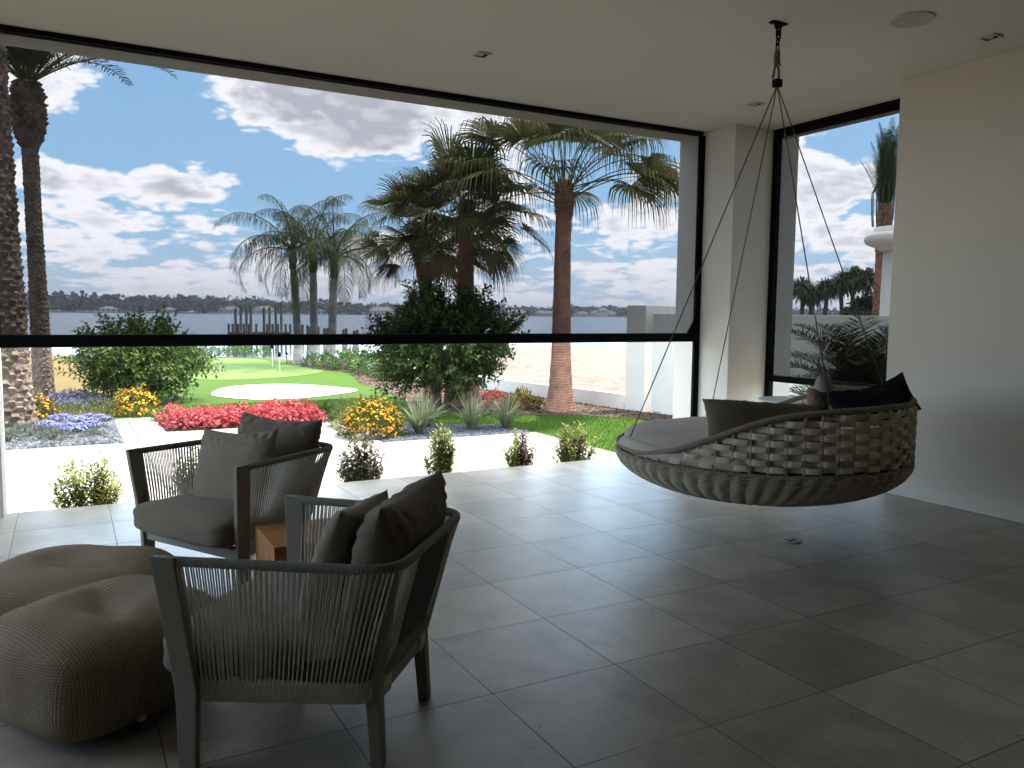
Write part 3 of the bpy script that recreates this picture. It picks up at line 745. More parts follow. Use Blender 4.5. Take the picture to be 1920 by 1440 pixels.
bk = [(2.75, 18.93), (3.05, 20.04), (3.49, 20.79), (4.04, 21.1), (4.85, 21.05), (5.51, 20.46), (5.91, 19.5), (6.2, 18.8), (5.67, 18.2), (5.01, 17.75), (4.37, 17.45), (3.68, 17.42), (3.21, 17.8), (2.90, 18.36)]
b = MB(); b.poly(smoothpoly([(4.4+(x-4.4)*1.035, 19.2+(y-19.2)*1.05) for x, y in bk]), G+.018); b.build('bunker_edge_ground', M['mulch'], kind='structure')
b = MB(); b.poly(smoothpoly(bk), G+.024); b.build('bunker_sand', M['sandw'], kind='structure')
b = MB(); b.poly([(9.9, 12.6), (9.2, 18), (8.6, 24), (8.6, 30.9), (10.2, 31.5), (11.5, 33.1), (16, 35.9), (22, 39.5), (28, 39.3), (69, 36.9), (69, 3), (12.2, 3)], G+.03); b.build('sand_lot_ground', M['sand'], kind='structure')
# paving
b = MB(); b.box(-6, 6.42, 7.165, 10.80, G-.3, -.30)
b.poly([(-6, 10.8), (3.95, 10.8), (3.72, 13.3), (-.0, 12.9), (.66, 12.45), (-6, 12.40)], G-.3, -.30) if False else None
b.box(-6, 3.93, 10.8, 12.35, G-.3, -.30); b.box(.66, 3.80, 12.35, 13.32, G-.3, -.30); b.box(.66, 1.30, 13.32, 15.30, G-.3, -.30)
b.build('paving', M['paver'], kind='structure')
b = MB()  # slightly raised border course along the beds
for (x0, x1, y0, y1) in ((3.62, 3.93, 10.97, 13.40), (3.62, 6.44, 10.66, 10.95), (-6, .66, 12.15, 12.42), (.66, .95, 12.15, 15.32), (6.14, 6.44, 7.17, 10.66)): b.box(x0, x1, y0, y1, -.305, -.294)
b.build('paving_border', M['pavborder'], kind='structure')
# beds
b = MB(); b.poly([(-5, 12.43), (.655, 12.43), (.655, 15.3), (.3, 16.0), (-5, 16.2)], G+.022); b.build('pebble_bed_ground', M['gravelbase'], kind='structure')
b = MB(); b.poly([(3.94, 10.96), (6.40, 10.96), (6.40, 11.9), (5.7, 12.3), (4.8, 12.8), (4.45, 13.4), (4.3, 14.1), (3.75, 14.1), (3.74, 13.41), (3.94, 13.4)], G+.022); b.build('gravel_bed_ground', M['gravelbase'], kind='structure')
def inpoly(x, y, P):
    c = False; j = len(P)-1
    for i in range(len(P)):
        if (P[i][1] > y) != (P[j][1] > y) and x < (P[j][0]-P[i][0])*(y-P[i][1])/(P[j][1]-P[i][1])+P[i][0]: c = not c
        j = i
    return c
def pebbles(poly, n, r0, r1, z):
    mb = MB(); xs = [p[0] for p in poly]; ys = [p[1] for p in poly]; k = 0
    while k < n:
        x = random.uniform(min(xs), max(xs)); y = random.uniform(min(ys), max(ys))
        if not inpoly(x, y, poly): continue
        k += 1; r = random.uniform(r0, r1); a = random.uniform(0, 6.28); e = random.uniform(.5, .8); h = r*random.uniform(.5, .8)
        vs = []
        for q in range(6):
            t = q*math.pi/3; ux, uy = math.cos(t)*r, math.sin(t)*r*e
            vs.append((x+ux*math.cos(a)-uy*math.sin(a), y+ux*math.sin(a)+uy*math.cos(a), z+h*.25))
        vs2 = [((vx-x)*.55+x, (vy-y)*.55+y, z+h+random.uniform(-.15, .15)*h) for vx, vy, _ in vs]; vs0 = [(vx, vy, z-.01) for vx, vy, _ in vs]
        mb.loft([[Vector(v) for v in vs0], [Vector(v) for v in vs], [Vector(v) for v in vs2]])
    return mb
pebbles([(-1.2, 12.45), (.64, 12.45), (.64, 15.2), (-1.2, 15.6)], 2600, .022, .045, G+.022).build('slate_pebbles', M['stone'], kind='stuff')
pebbles([(3.96, 10.98), (6.38, 10.98), (6.38, 11.85), (5.7, 12.25), (4.8, 12.7), (4.45, 13.3), (4.25, 14.0), (3.78, 14.0), (3.96, 13.3)], 5200, .012, .024, G+.022).build('blue_gravel', M['chip'], kind='stuff')
# mulch chips scattered
def chips(poly, n, L0, z):
    mb = MB(); xs = [p[0] for p in poly]; ys = [p[1] for p in poly]; k = 0
    while k < n:
        x = random.uniform(min(xs), max(xs)); y = random.uniform(min(ys), max(ys))
        if not inpoly(x, y, poly): continue
        k += 1; a = random.uniform(0, 6.28); L = L0*random.uniform(.5, 1.4); d = Vector((math.cos(a), math.sin(a), random.uniform(-.3, .5)))
        mb.leaf(Vector((x, y, z+.01)), d, Vector((random.uniform(-.5, .5), random.uniform(-.5, .5), 1)), L, L*.4, .3)
    return mb
M['chipm'] = mat('bark_chip', (.11, .075, .05), .9, .1, island=.5)
chips(mul, 6500, .075, G+.02).build('mulch_chips', M['chipm'], kind='stuff')
M['blade'] = mat('turf_blade', (.058, .120, .008), .6, .2, island=.35, trans=.3)
def blades(poly, n, h, z, ymax):
    mb = MB(); xs = [p[0] for p in poly]; ys = [p[1] for p in poly]; k = 0
    while k < n:
        x = random.uniform(min(xs), max(xs)); y = random.uniform(min(ys), ymax)
        if not inpoly(x, y, poly): continue
        k += 1; a = random.uniform(0, 6.28); s_ = Vector((math.cos(a), math.sin(a), 0))*.004; t_ = Vector((random.uniform(-.4, .4), random.uniform(-.4, .4), 1))*h*random.uniform(.6, 1.2)
        p = Vector((x, y, z)); mb.add([p-s_, p+s_, p+t_], [(0, 1, 2)])
    return mb
blades(lawn, 60000, .035, G+.012, 17).build('lawn_grass', M['blade'], kind='stuff')

# ================================================================== WALLS
def wall(name, label, x0, y0, x1, y1, th, z0, z1, cap=0):
    L = math.hypot(x1-x0, y1-y0); a = math.atan2(y1-y0, x1-x0)
    t = thing(name, label, 'wall', (x0, y0, 0), a)
    b = MB(); b.box(0, L, 0, th, z0, z1); b.build('wall_body', M['wallwhite'], t, bevel=.006)
    if cap: b = MB(); b.box(-.0, L, -.02, th+.02, z1+.001, z1+cap); b.build('coping', M['wallwhite'], t, bevel=.006)
    return t
wall('garden_wall', 'low white garden wall running from the square pier back beside the sand', 8.12, 24.0, 9.62, 12.96, .22, -.6, .0)
pr = thing('wall_pier', 'tall square white pier where the low wall meets the high one', 'pier', (9.66, 12.62, 0), R(-78.5))
b = MB(); b.box(-.24, .24, -.02, .62, -.6, 1.745); b.build('pier_body', M['wallwhite'], pr, bevel=.008)
pr = thing('wall_pier', 'second white pier, standing farther right just behind the high wall', 'pier', (10.5, 12.75, 0), R(-78.5))
b = MB(); b.box(-.2, .2, -.22, .22, -.6, 1.74); b.build('pier_body', M['wallwhite'], pr, bevel=.008)
wall('boundary_wall', 'high smooth white boundary wall from the pier past the side opening', 9.78, 12.28, 11.6, 3.2, .22, -.6, 1.585)

# ================================================================== PLANTS
def rnd(a, b_): return random.uniform(a, b_)
def sph():
    while True:
        v = Vector((rnd(-1, 1), rnd(-1, 1), rnd(-1, 1)))
        if .05 < v.length < 1: return v
def dome_plant(name, label, cat, loc, rx, h, nleaf, L, W, lm, fl=None, nfl=0, fs=.02, group=None, wild=.35, fmin=.1, rz=0):
    """dense low clump: stems, leaves all through the volume and flowers on the surface"""
    t = thing(name, label, cat, loc, rz, group)
    b = MB(); st = MB()
    for i in range(nleaf):
        v = sph(); v.z = abs(v.z); v = v.normalized()*(.45+.6*random.random()**.5)
        lump = 1+.16*mno.noise(Vector((v.x*2.4+loc[0], v.y*2.4, v.z*2.4)))*2
        p = Vector((v.x*rx*lump, v.y*rx*lump, v.z*h*lump))
        d = (v.normalized()+Vector((rnd(-wild, wild), rnd(-wild, wild), rnd(-.1, .6))))
        b.leaf(p, d, Vector((rnd(-.6, .6), rnd(-.6, .6), 1)), L*rnd(.6, 1.25), W*rnd(.7, 1.2))
    for i in range(18):
        v = sph(); v.z = abs(v.z)+.3; v.normalize(); st.tube([(0+v.x*.03, v.y*.03, 0), (v.x*rx*.5, v.y*rx*.5, v.z*h*.55), (v.x*rx*.8, v.y*rx*.8, v.z*h*.85)], [.006, .005, .003], 4)
    b.build('foliage', M[lm], t); st.build('stems', M['wood'], t)
    if fl:
        f = MB()
        for i in range(nfl):
            v = sph(); v.z = abs(v.z)+fmin; v.normalize()
            lump = 1+.16*mno.noise(Vector((v.x*2.4+loc[0], v.y*2.4, v.z*2.4)))*2
            p = Vector((v.x*rx*lump, v.y*rx*lump, v.z*h*lump))*rnd(1.0, 1.10)
            n_ = (v+Vector((rnd(-.5, .5), rnd(-.5, .5), rnd(0, .8)))).normalized(); s_ = n_.orthogonal().normalized(); u_ = n_.cross(s_); r = fs*rnd(.7, 1.25)
            f.add([p+n_*r*.25]+[p+(s_*math.cos(q)+u_*math.sin(q))*r*(1 if k % 2 else .62) for k, q in enumerate(np.linspace(0, 2*math.pi, 10, endpoint=False))], [(0, k+1, (k+1) % 10+1) for k in range(10)])
        f.build('flowers', M[fl], t)
    return t

def leafy_bush(name, label, cat, loc, rx, z0, z1, nspray, L, W, lm, trunks, seed, group=None, sl=.38, sprays_up=0, density=13, ry=None):
    random.seed(seed); ry = ry or rx
    t = thing(name, label, cat, loc, 0, group)
    b = MB(); st = MB(); cz = (z0+z1)/2; hz = (z1-z0)/2
    for k in range(trunks):
        a = 2*math.pi*k/max(1, trunks)+rnd(-.5, .5); r = rnd(.2, .5)
        p1 = Vector((math.cos(a)*.10, math.sin(a)*.10, 0)); p2 = Vector((math.cos(a)*rx*.22, math.sin(a)*ry*.22, z0+.15*hz)); p3 = Vector((math.cos(a)*rx*.5, math.sin(a)*ry*.5, cz)); p4 = Vector((math.cos(a)*rx*.6, math.sin(a)*ry*.6, cz+hz*.6))
        st.tube([p1, p1.lerp(p2, .5)+Vector((rnd(-.04, .04), rnd(-.04, .04), 0)), p2, p3, p4], [.042, .035, .028, .017, .006], 7)
        for j in range(4):
            q_ = p2.lerp(p3, rnd(.1, .9)); e = q_+Vector((rnd(-1, 1)*rx*.5, rnd(-1, 1)*ry*.5, rnd(.1, .8)*hz)); st.tube([q_, q_.lerp(e, .5)+Vector((0, 0, .05)), e], [.014, .010, .004], 5)
    for i in range(nspray):
        v = sph().normalized(); rr = (.30+.72*random.random()**.45)
        lump = 1+.60*mno.noise(Vector((v.x*1.9+seed, v.y*1.9, v.z*1.9)))
        c_ = Vector((v.x*rx*rr*lump, v.y*ry*rr*lump, cz+v.z*hz*rr*lump))
        if c_.z < z0*.6: c_.z = z0*.6+rnd(0, .1)
        d = (v+Vector((rnd(-.5, .5), rnd(-.5, .5), rnd(.0, .9)))).normalized(); Ls = sl*rnd(.6, 1.25)
        if i < sprays_up: c_ = Vector((rnd(-.7, .7)*rx, rnd(-.7, .7)*ry, z1-.12)); d = Vector((rnd(-.7, .7), rnd(-.7, .7), 1)).normalized(); Ls = sl*rnd(1.1, 1.7)
        e = c_+d*Ls; st.tube([c_-d*Ls*.3, e], [.006, .002], 3, cap=False)
        sd = d.orthogonal().normalized(); ud = d.cross(sd)
        for k in range(density):
            s_ = k/density; q = k*2.4+rnd(-.4, .4); o = sd*math.cos(q)+ud*math.sin(q)
            b.leaf(c_+d*Ls*s_, (o+d*rnd(.3, .9)), Vector((rnd(-.5, .5), rnd(-.5, .5), 1)), L*rnd(.7, 1.25), W*rnd(.8, 1.2))
    b.build('foliage', M[lm], t); st.build('branches', M['wood'], t)
    return t

def blade_clump(name, label, loc, n, L, W, lm, group=None, seed=1, up=1.0, cat='grass'):
    random.seed(seed); t = thing(name, label, cat, loc, 0, group); b = MB()
    for i in range(n):
        a = rnd(0, 6.283); o = Vector((math.cos(a), math.sin(a), 0)); s = Vector((-o.y, o.x, 0)); e = rnd(.15, 1.15); Lk = L*rnd(.6, 1.15)
        pts = []; p = o*rnd(0, .05); d = (o*e*.55+Vector((0, 0, up))).normalized()
        for k in range(6): pts.append(p.copy()); p = p+d*Lk/5; d = (d+o*.10*e+Vector((0, 0, -.19*e-.03*k*e))).normalized()
        b.strip(pts, [W*.7, W, W, W*.8, W*.5, W*.08], s)
    b.build('blades', M[lm], t); return t

def pinnate(mb, st, base, a, e, L, droop, ll, n, ldroop, lw, r=.012, vee=.35, curl=0.0, twist=1.0):
    """one arching feather frond; st gets the rachis"""
    o = Vector((math.cos(a), math.sin(a), 0)); s = Vector((-o.y, o.x, 0))
    pts = []; p = Vector(base); ang = e; N_ = 14
    for k in range(N_+1):
        pts.append(p.copy()); d = o*math.cos(ang)+Vector((0, 0, math.sin(ang))); p = p+d*L/N_; ang -= droop*(.4+1.3*k/N_)/N_
    st.tube(pts, [r*(1-.85*k/N_) for k in range(N_+1)], 5)
    for i in range(n):
        t_ = .12+.88*(i+.5)/n; k = min(N_-1, int(t_*N_)); f = t_*N_-k; q_ = pts[k].lerp(pts[k+1], f); d = (pts[k+1]-pts[k]).normalized(); u = s.cross(d)*-1
        if u.z < 0: u = -u
        w_ = math.sin(math.pi*min(1, .12+t_*.86))**.6
        for sg in (1, -1):
            dl = (s*sg*.85+d*rnd(.35, .65)+u*vee*rnd(.4, 1.2)+Vector((rnd(-.12, .12),)*3)).normalized(); LL = ll*w_*rnd(.8, 1.12)
            g = Vector((0, 0, -1)); p1 = q_+dl*LL*.4+g*LL*.10*ldroop; d2 = (dl+g*ldroop*.9).normalized(); p2 = p1+d2*LL*.35; d3 = (dl+g*ldroop*2.2).normalized(); p3 = p2+d3*LL*.3
            wv = d.cross(dl).cross(dl); wv = d if wv.length < 1e-3 else wv.normalized()
            mb.strip([q_, p1, p2, p3], [lw*.6, lw, lw*.8, lw*.1], wv)

def fanfrond(mb, st, base, a, e, Lp, Lb, droopp, nseg=34, spread=108, tipdroop=1.0, r=.014, tilt=0):
    o = Vector((math.cos(a), math.sin(a), 0)); pts = []; p = Vector(base); ang = e
    for k in range(8):
        pts.append(p.copy()); d = o*math.cos(ang)+Vector((0, 0, math.sin(ang))); p = p+d*Lp/7; ang -= droopp/7*(k/3.5)
    st.tube(pts, [r*(1-.5*k/7) for k in range(8)], 5)
    d = (pts[-1]-pts[-2]).normalized(); s = Vector((-o.y, o.x, 0)); u = d.cross(s)
    if u.z < 0: u = -u
    s = (s*math.cos(tilt)+u*math.sin(tilt)).normalized(); u = s.cross(d)
    if u.z < 0: u = -u
    c = pts[-1]; g = Vector((0, 0, -1))
    for i in range(nseg):
        ph = R(spread)*(2*(i+.5)/nseg-1)+rnd(-.02, .02); dr = (d*math.cos(ph)+s*math.sin(ph)+u*(.28*abs(math.sin(ph))-.05)).normalized()
        L = Lb*(1-.22*(abs(ph)/R(spread))**2)*rnd(.88, 1.06); wd = L*.5*2*R(spread)/nseg*1.05
        tg = (d*-math.sin(ph)+s*math.cos(ph)).normalized()
        q1 = c+dr*L*.50+g*.02*L; q2 = c+dr*L*.74+g*.07*L*tipdroop; dt = (dr*.55+g*tipdroop*rnd(.6, 1.2)).normalized(); q3 = q2+dt*L*.20; q4 = q3+(dr*.2+g*tipdroop).normalized()*L*(.16+.16*max(0, tipdroop-1))*rnd(.5, 1.6)
        mb.strip([c+dr*.03, q1, q2, q3, q4], [.012, wd, wd*.55, wd*.28, .004], tg)

def ring_trunk(mb, pts, rads, ring=.05, amp=.02, rag=.3, nu=28, seed=0, nubs=0, nub=.05):
    """trunk skin with ragged leaf-scar rings; optional woody nubs"""
    P = [Vector(p) for p in pts]; L = [0]
    for i in range(1, len(P)): L.append(L[-1]+(P[i]-P[i-1]).length)
    tot = L[-1]; nv = max(8, int(tot/ring*3))
    def at(s):
        j = 0
        while j < len(L)-2 and L[j+1] < s: j += 1
        t = (s-L[j])/(L[j+1]-L[j]); t = min(1, max(0, t)); return P[j].lerp(P[j+1], t), rads[j]*(1-t)+rads[j+1]*t
    def f(u, v):
        s = v*tot; c, r = at(s); a = 2*math.pi*u
        w_ = s/ring+rag*mno.noise(Vector((math.cos(a)*1.5, math.sin(a)*1.5, s*1.2+seed)))*3
        saw = (w_ % 1.0); k = amp*(saw**.8)+amp*.7*mno.noise(Vector((math.cos(a)*5, math.sin(a)*5, s*14+seed)))
        return c+Vector((math.cos(a), math.sin(a), 0))*(r+k)
    mb.grid(f, nu, nv, cu_=True)
    if nubs:
        row = 0; s = .05
        while s < tot-.02:
            c, r = at(s)
            for j in range(nubs):
                a = 2*math.pi*(j+(.5 if row % 2 else 0))/nubs+rnd(-.07, .07); o = Vector((math.cos(a), math.sin(a), 0)); t_ = Vector((-o.y, o.x, 0)); w_ = r*math.pi/nubs*1.0; h = ring*1.1
                w_ *= rnd(.8, 1.1); b0 = c+o*(r-.005)+Vector((0, 0, rnd(-.12, .12)*ring)); tip = c+o*(r+nub*rnd(.45, 1.25))+Vector((0, 0, h*rnd(.3, .8)))+t_*rnd(-.3, .3)*w_
                mb.add([b0-t_*w_+Vector((0, 0, 0)), b0+t_*w_, b0+Vector((0, 0, -h*.55)), tip+t_*w_*.45, tip-t_*w_*.45, b0+Vector((0, 0, h*1.0))+t_*w_*.5, b0+Vector((0, 0, h*1.0))-t_*w_*.5],
                       [(0, 2, 4), (2, 3, 4), (2, 1, 3), (0, 4, 6), (4, 3, 5, 6), (3, 1, 5)])
            s += ring*rnd(.92, 1.06); row += 1

# ---- date palms at the left
def date_palm(label, loc, H, r0, r1, ntop, seed, lean=(0, 0), boots=.9, e0=-25):
    random.seed(seed); t = thing('date_palm', label, 'palm tree', loc, 0, 'date palms at the left edge')
    b = MB(); n = 9; pts = [(lean[0]*(k/n), lean[1]*(k/n), H*k/n) for k in range(n+1)]
    rads = [r0*(1.12 if k == 0 else 1)*(1-k/n)**.0*(r1+(r0-r1)*max(0, 1-k/n*1.6))/r0 for k in range(n+1)]
    ring_trunk(b, pts, rads, .105, .02, .4, 36, seed, nubs=12, nub=.2*r1)
    b.build('trunk', M['palmtrunk'], t)
    top = Vector(pts[-1])
    b = MB()   # swollen boss of cut leaf bases under the crown
    ring_trunk(b, [top, top+Vector((0, 0, boots*.35)), top+Vector((0, 0, boots*.8)), top+Vector((0, 0, boots))], [r1*1.05, r1*2.0, r1*1.95, r1*1.3], .09, .01, .2, 30, seed+3, nubs=13, nub=.085)
    b.build('leaf_base_boss', M['palmtrunk'], t)
    c = top+Vector((0, 0, boots)); lf_ = MB(); st = MB()
    for k in range(ntop):
        e = R(e0+(85-e0)*(k+.5)/ntop); a = k*2.39996+rnd(-.2, .2)
        pinnate(lf_, st, c+Vector((math.cos(a), math.sin(a), 0))*r1*.6, a, e+R(10), rnd(2.3, 3.0), R(75), .42, 52, .30, .022, .022, .45)
    lf_.build('crown', M['dateleaf'], t); st.build('frond_stalks', M['petiole'], t); return t
date_palm('date palm with the thickest diamond patterned trunk, at the very left edge', (-.83, 14.93, G), 6.9, .33, .25, 26, 31, (-.12, .0))
date_palm('slimmer date palm standing just behind the thick one, with a swollen crown base', (-.43, 19.1, G), 5.05, .185, .135, 40, 32, (-.08, 0), 1.3, 25)

# ---- fan palms
def fan_palm(name, label, loc, pts, rads, fronds, seed, dry=6, Lb=.85, group=None, mats=('fantrunk', 'fanleaf')):
    random.seed(seed); t = thing(name, label, 'palm tree', loc, 0, group)
    b = MB(); ring_trunk(b, pts, rads, .052, .011, .12, 36, seed); b.build('trunk', M[mats[0]], t)
    top = Vector(pts[-1]); lf_ = MB(); st = MB(); dl = MB()
    b = MB(); ring_trunk(b, [top-Vector((0, 0, .02)), top+Vector((0, 0, .25)), top+Vector((0, 0, .6))], [rads[-1]*1.02, rads[-1]*1.12, rads[-1]*.7], .05, .02, .3, 24, seed+1, nubs=8, nub=.04); b.build('boot_sheath', M[mats[0]], t)
    for (a, e, Lp, L2, dp, td) in fronds:
        fanfrond(lf_, st, top+Vector((math.cos(R(a))*.08, math.sin(R(a))*.08, rnd(.15, .5))), R(a), R(e), Lp, L2*Lb, R(dp), tipdroop=td, tilt=rnd(-.35, .35))
    for k in range(dry):
        a = rnd(0, 360); fanfrond(dl, st, top+Vector((0, 0, .1)), R(a), R(rnd(-35, -5)), rnd(.7, 1.0), Lb*.8, R(60), nseg=22, spread=70, tipdroop=1.4)
    lf_.build('crown', M[mats[1]], t)
    if dry: dl.build('dry_fronds', M['dryleaf'], t)
    st.build('leaf_stalks', M['petiole'], t); return t
def fr(n, e0, e1, Lp0, Lp1, seed, td=1.0):
    random.seed(seed); out = []
    for k in range(n):
        f_ = (k+.5)/n; out.append((k*137.5+rnd(-14, 14), e0+(e1-e0)*f_+rnd(-6, 6), rnd(Lp0, Lp1)*(1-.3*max(0, f_-.5)), rnd(.85, 1.12), 55-25*f_, td*(1.15-.6*f_)))
    return out
fan_palm('fan_palm', 'fan palm with a bare straight reddish trunk flared at its base, by the low wall', (8.34, 13.24, G),
         [(0, 0, 0), (0, 0, .12), (0, 0, .45), (0, 0, 1.0), (0, 0, 2.2), (0, 0, 3.3), (.02, 0, 3.78)], [.32, .29, .225, .185, .16, .145, .15], fr(26, 14, 86, 1.3, 1.7, 5, 1.7)+[(-29, 22, 1.75, 1.0, 62, 2.0), (-12, 34, 1.8, 1.05, 72, 2.0), (-48, 30, 1.6, 1.0, 70, 2.0), (-60, 8, 1.3, .9, 50, 2.0), (150, 20, 1.5, 1.0, 62, 2.0), (168, 36, 1.7, 1.0, 70, 2.0), (132, 4, 1.25, .95, 46, 2.0), (-100, 40, 1.5, 1.0, 75, 2.0), (-75, 52, 1.6, 1.0, 80, 2.0), (-130, 30, 1.4, 1.0, 70, 2.0)], 51, 0, .95, 'fan palms in the garden')
fan_palm('fan_palm', 'fan palm with a thick trunk rising behind the dense dark tree, its crown the fullest', (7.05, 14.8, G),
         [(0, 0, 0), (0, 0, .15), (0, 0, .6), (0, 0, 1.6), (0, 0, 2.7), (0, 0, 3.5)], [.36, .33, .26, .19, .15, .145], fr(32, -22, 86, .65, 1.2, 6, .9), 52, 5, .90, 'fan palms in the garden')
fan_palm('fan_palm', 'leaning fan palm just left of the full crowned one, with stiff fronds reaching out leftwards', (6.75, 15.7, G),
         [(0, 0, 0), (-.02, 0, .6), (-.08, 0, 1.6), (-.2, 0, 2.5), (-.34, 0, 3.1)], [.24, .2, .17, .14, .135], fr(22, -28, 80, .65, 1.1, 7, .45), 53, 3, .80, 'fan palms in the garden')

# ---- queen palms by the water
def queen_palm(label, loc, H, seed, lean, n=17, a0=0):
    random.seed(seed); t = thing('queen_palm', label, 'palm tree', loc, 0, 'queen palms by the water')
    pts = [(lean*(k/6)**2, 0, H*k/6) for k in range(7)]; b = MB(); ring_trunk(b, pts, [.21, .155, .135, .13, .135, .13, .105], .16, .006, .1, 22, seed); b.build('trunk', M['queentrunk'], t)
    top = Vector(pts[-1]); b = MB(); b.tube([top-Vector((0, 0, .1)), top+Vector((0, 0, .4)), top+Vector((0, 0, .9))], [.125, .15, .06], 12); b.build('crownshaft', M['crownshaft'], t, smooth=True)
    lf_ = MB(); st = MB()
    for k in range(n):
        f_ = (k+.5)/n; a = k*2.39996+a0
        pinnate(lf_, st, top+Vector((0, 0, .55)), a, R(5+80*f_), rnd(2.8, 3.5), R(165-55*f_), .66, 62, 2.0, .017, .03, .2)
    lf_.build('crown', M['queenleaf'], t); st.build('frond_stalks', M['petiole'], t); return t
queen_palm('queen palm on the left of the waterside trio, arching over the dock', (7.35, 29.5, G), 3.5, 61, -.15, 14, .3)
queen_palm('queen palm in the middle of the waterside trio', (7.72, 28.7, G), 3.35, 62, 0, 13, 1.5)
queen_palm('queen palm on the right of the waterside trio, nearest to the fan palms', (7.9, 27.1, G), 3.1, 63, .1, 15, 2.2)

# ---- big bushes
leafy_bush('round_bush', 'big loose green bush beside the date palm trunks, left of the white bunker', 'bush', (1.24, 18.2, G), 1.04, .28, 1.34, 620, .13, .062, 'bushleaf', 6, 71, None, .46, 26)
leafy_bush('multi_stem_tree', 'dense dark green multi-stemmed small tree in front of the thick fan palm trunk', 'tree', (6.35, 14.35, G), 1.12, .60, 2.05, 1000, .105, .055, 'bushleaf2', 7, 72, None, .40, 26, 17)
# ---- beds
ybl = [('yellow_flower_bush', 'yellow and orange flowering bush right of the red flower bed, the largest', (3.98, 11.65, G+.02), .47, .52, 2400, 420, 'yellow', .023),
       ('yellow_flower_bush', 'yellow flowering bush at the left end of the red flower bed, beside the paving strip', (1.02, 15.75, G+.012), .40, .46, 700, 190, 'yellow', .026),
       ('yellow_flower_bush', 'small yellow flowering bush tucked behind the thickest palm trunk', (-.42, 15.85, G+.012), .26, .36, 380, 80, 'yellow', .026)]
for k, (nm, lb, lc, rx, h, nl, nf, fm, fs) in enumerate(ybl):
    random.seed(80+k); t = dome_plant(nm, lb, 'flower bush', lc, rx, h, nl, .085, .024, 'lime', fm, nf, fs, 'yellow flowering bushes')
    f = MB()
    for i in range(nf//2):
        v = sph(); v.z = abs(v.z)+.05; v.normalize(); p = Vector((v.x*rx, v.y*rx, v.z*h))*rnd(1.0, 1.12); n_ = (v+Vector((0, 0, .4))).normalized(); s_ = n_.orthogonal().normalized(); u_ = n_.cross(s_); r = fs*rnd(.7, 1.1)
        f.add([p]+[p+(s_*math.cos(q)+u_*math.sin(q))*r*(1 if j % 2 else .6) for j, q in enumerate(np.linspace(0, 2*math.pi, 10, endpoint=False))], [(0, j+1, (j+1) % 10+1) for j in range(10)])
    f.build('orange_flowers', M['orange'], t)
random.seed(90)
dome_plant('green_shrub', 'small fuzzy yellow-green shrub just behind the largest yellow flowering bush', 'shrub', (3.95, 12.75, G+.02), .30, .42, 900, .06, .014, 'lime', wild=.5)
for k, (x, y, r, h) in enumerate(((.10, 15.75, .36, .30), (.55, 15.6, .34, .28), (-.25, 16.1, .28, .24))):
    dome_plant('green_shrub', ['low spreading olive shrub behind the pebble bed, middle one', 'low olive shrub next to the left yellow flowering bush', 'low olive shrub nearest to the slim date palm'][k], 'shrub', (x, y, G+.012), r, h, 650, .07, .018, 'olive', group='low olive shrubs behind the pebble bed')
# red and pink flower bed, each plant its own
reds = []
for k in range(3):
    random.seed(100+k)
    t = dome_plant('pink_flower_plant', 'pinkish red flowering plant in the long bed beyond the paving', 'flowers', (0, 0, 0), .21, .27, 230, .08, .032, 'pink', 'pink', 70, .034, 'pinkish red flowers in the long bed', wild=.6)
    reds.append(t)
random.seed(110); k = 0
spots = []
for row, y in enumerate((13.55, 13.85, 14.12)):
    x = 1.48+(.12 if row % 2 else 0)
    while x < 3.66: spots.append((x+rnd(-.05, .05), y+rnd(-.05, .05))); x += .27
for i, (x, y) in enumerate(spots):
    if i < 3: o = reds[i]; o.location = (x, y, G+.012); o.rotation_euler = (0, 0, rnd(0, 6))
    else: dup(reds[i % 3], (x, y, G+.012), rnd(0, 6), rnd(.82, 1.12))
b = MB(); b.poly([(1.31, 13.33), (3.73, 13.33), (3.73, 14.3), (1.31, 14.3)], G+.025); b.build('flower_bed_ground', M['mulch'], kind='structure')
random.seed(120)
g0 = dome_plant('green_groundcover_plant', 'small leafy green plant at the back edge of the red flower bed', 'plant', (1.95, 14.75, G+.012), .24, .17, 190, .10, .05, 'midgreen', group='leafy plants behind the red flower bed')
for (x, y) in ((2.55, 14.75), (3.15, 14.6), (3.62, 14.55), (4.05, 14.1), (1.5, 14.8), (4.15, 13.65)): dup(g0, (x, y, G+.012), rnd(0, 6), rnd(.85, 1.1))
# silver and blue flowering mats
random.seed(130)
m0 = dome_plant('blue_flower_mat', 'low silvery mat of blue flowers among the slate pebbles', 'flowers', (.05, 13.75, G+.03), .27, .13, 480, .045, .016, 'silver', 'blue', 190, .022, 'blue flowering mats in the pebble bed', fmin=.5)
for (x, y, s) in ((-.28, 14.3, .9), (.2, 14.7, 1.05), (-.1, 15.15, .9), (.45, 15.0, .8), (.30, 14.15, .8)): dup(m0, (x, y, G+.03), rnd(0, 6), s)
m1 = dome_plant('silver_leaf_mat', 'low grey-green mat with hardly any flowers among the slate pebbles', 'plant', (-.35, 13.65, G+.03), .24, .12, 520, .045, .016, 'silver', group='grey-green mats in the pebble bed')
for (x, y, s) in ((-.62, 14.05, .9), (-.75, 13.2, 1.0), (-.2, 13.15, 1.0), (.30, 13.25, .7)): dup(m1, (x, y, G+.03), rnd(0, 6), s)
m2 = dome_plant('blue_flower_mat', 'pale blue flowering mat on the grass behind the slim date palm', 'flowers', (-.10, 17.9, G+.012), .42, .2, 600, .05, .018, 'silver', 'blue', 150, .026, 'blue mats behind the palms', fmin=.3)
for (x, y, s) in ((.35, 18.2, 1.0), (.05, 18.6, 1.1), (.0, 17.2, .8), (.4, 17.5, .8)): dup(m2, (x, y, G+.012), rnd(0, 6), s)
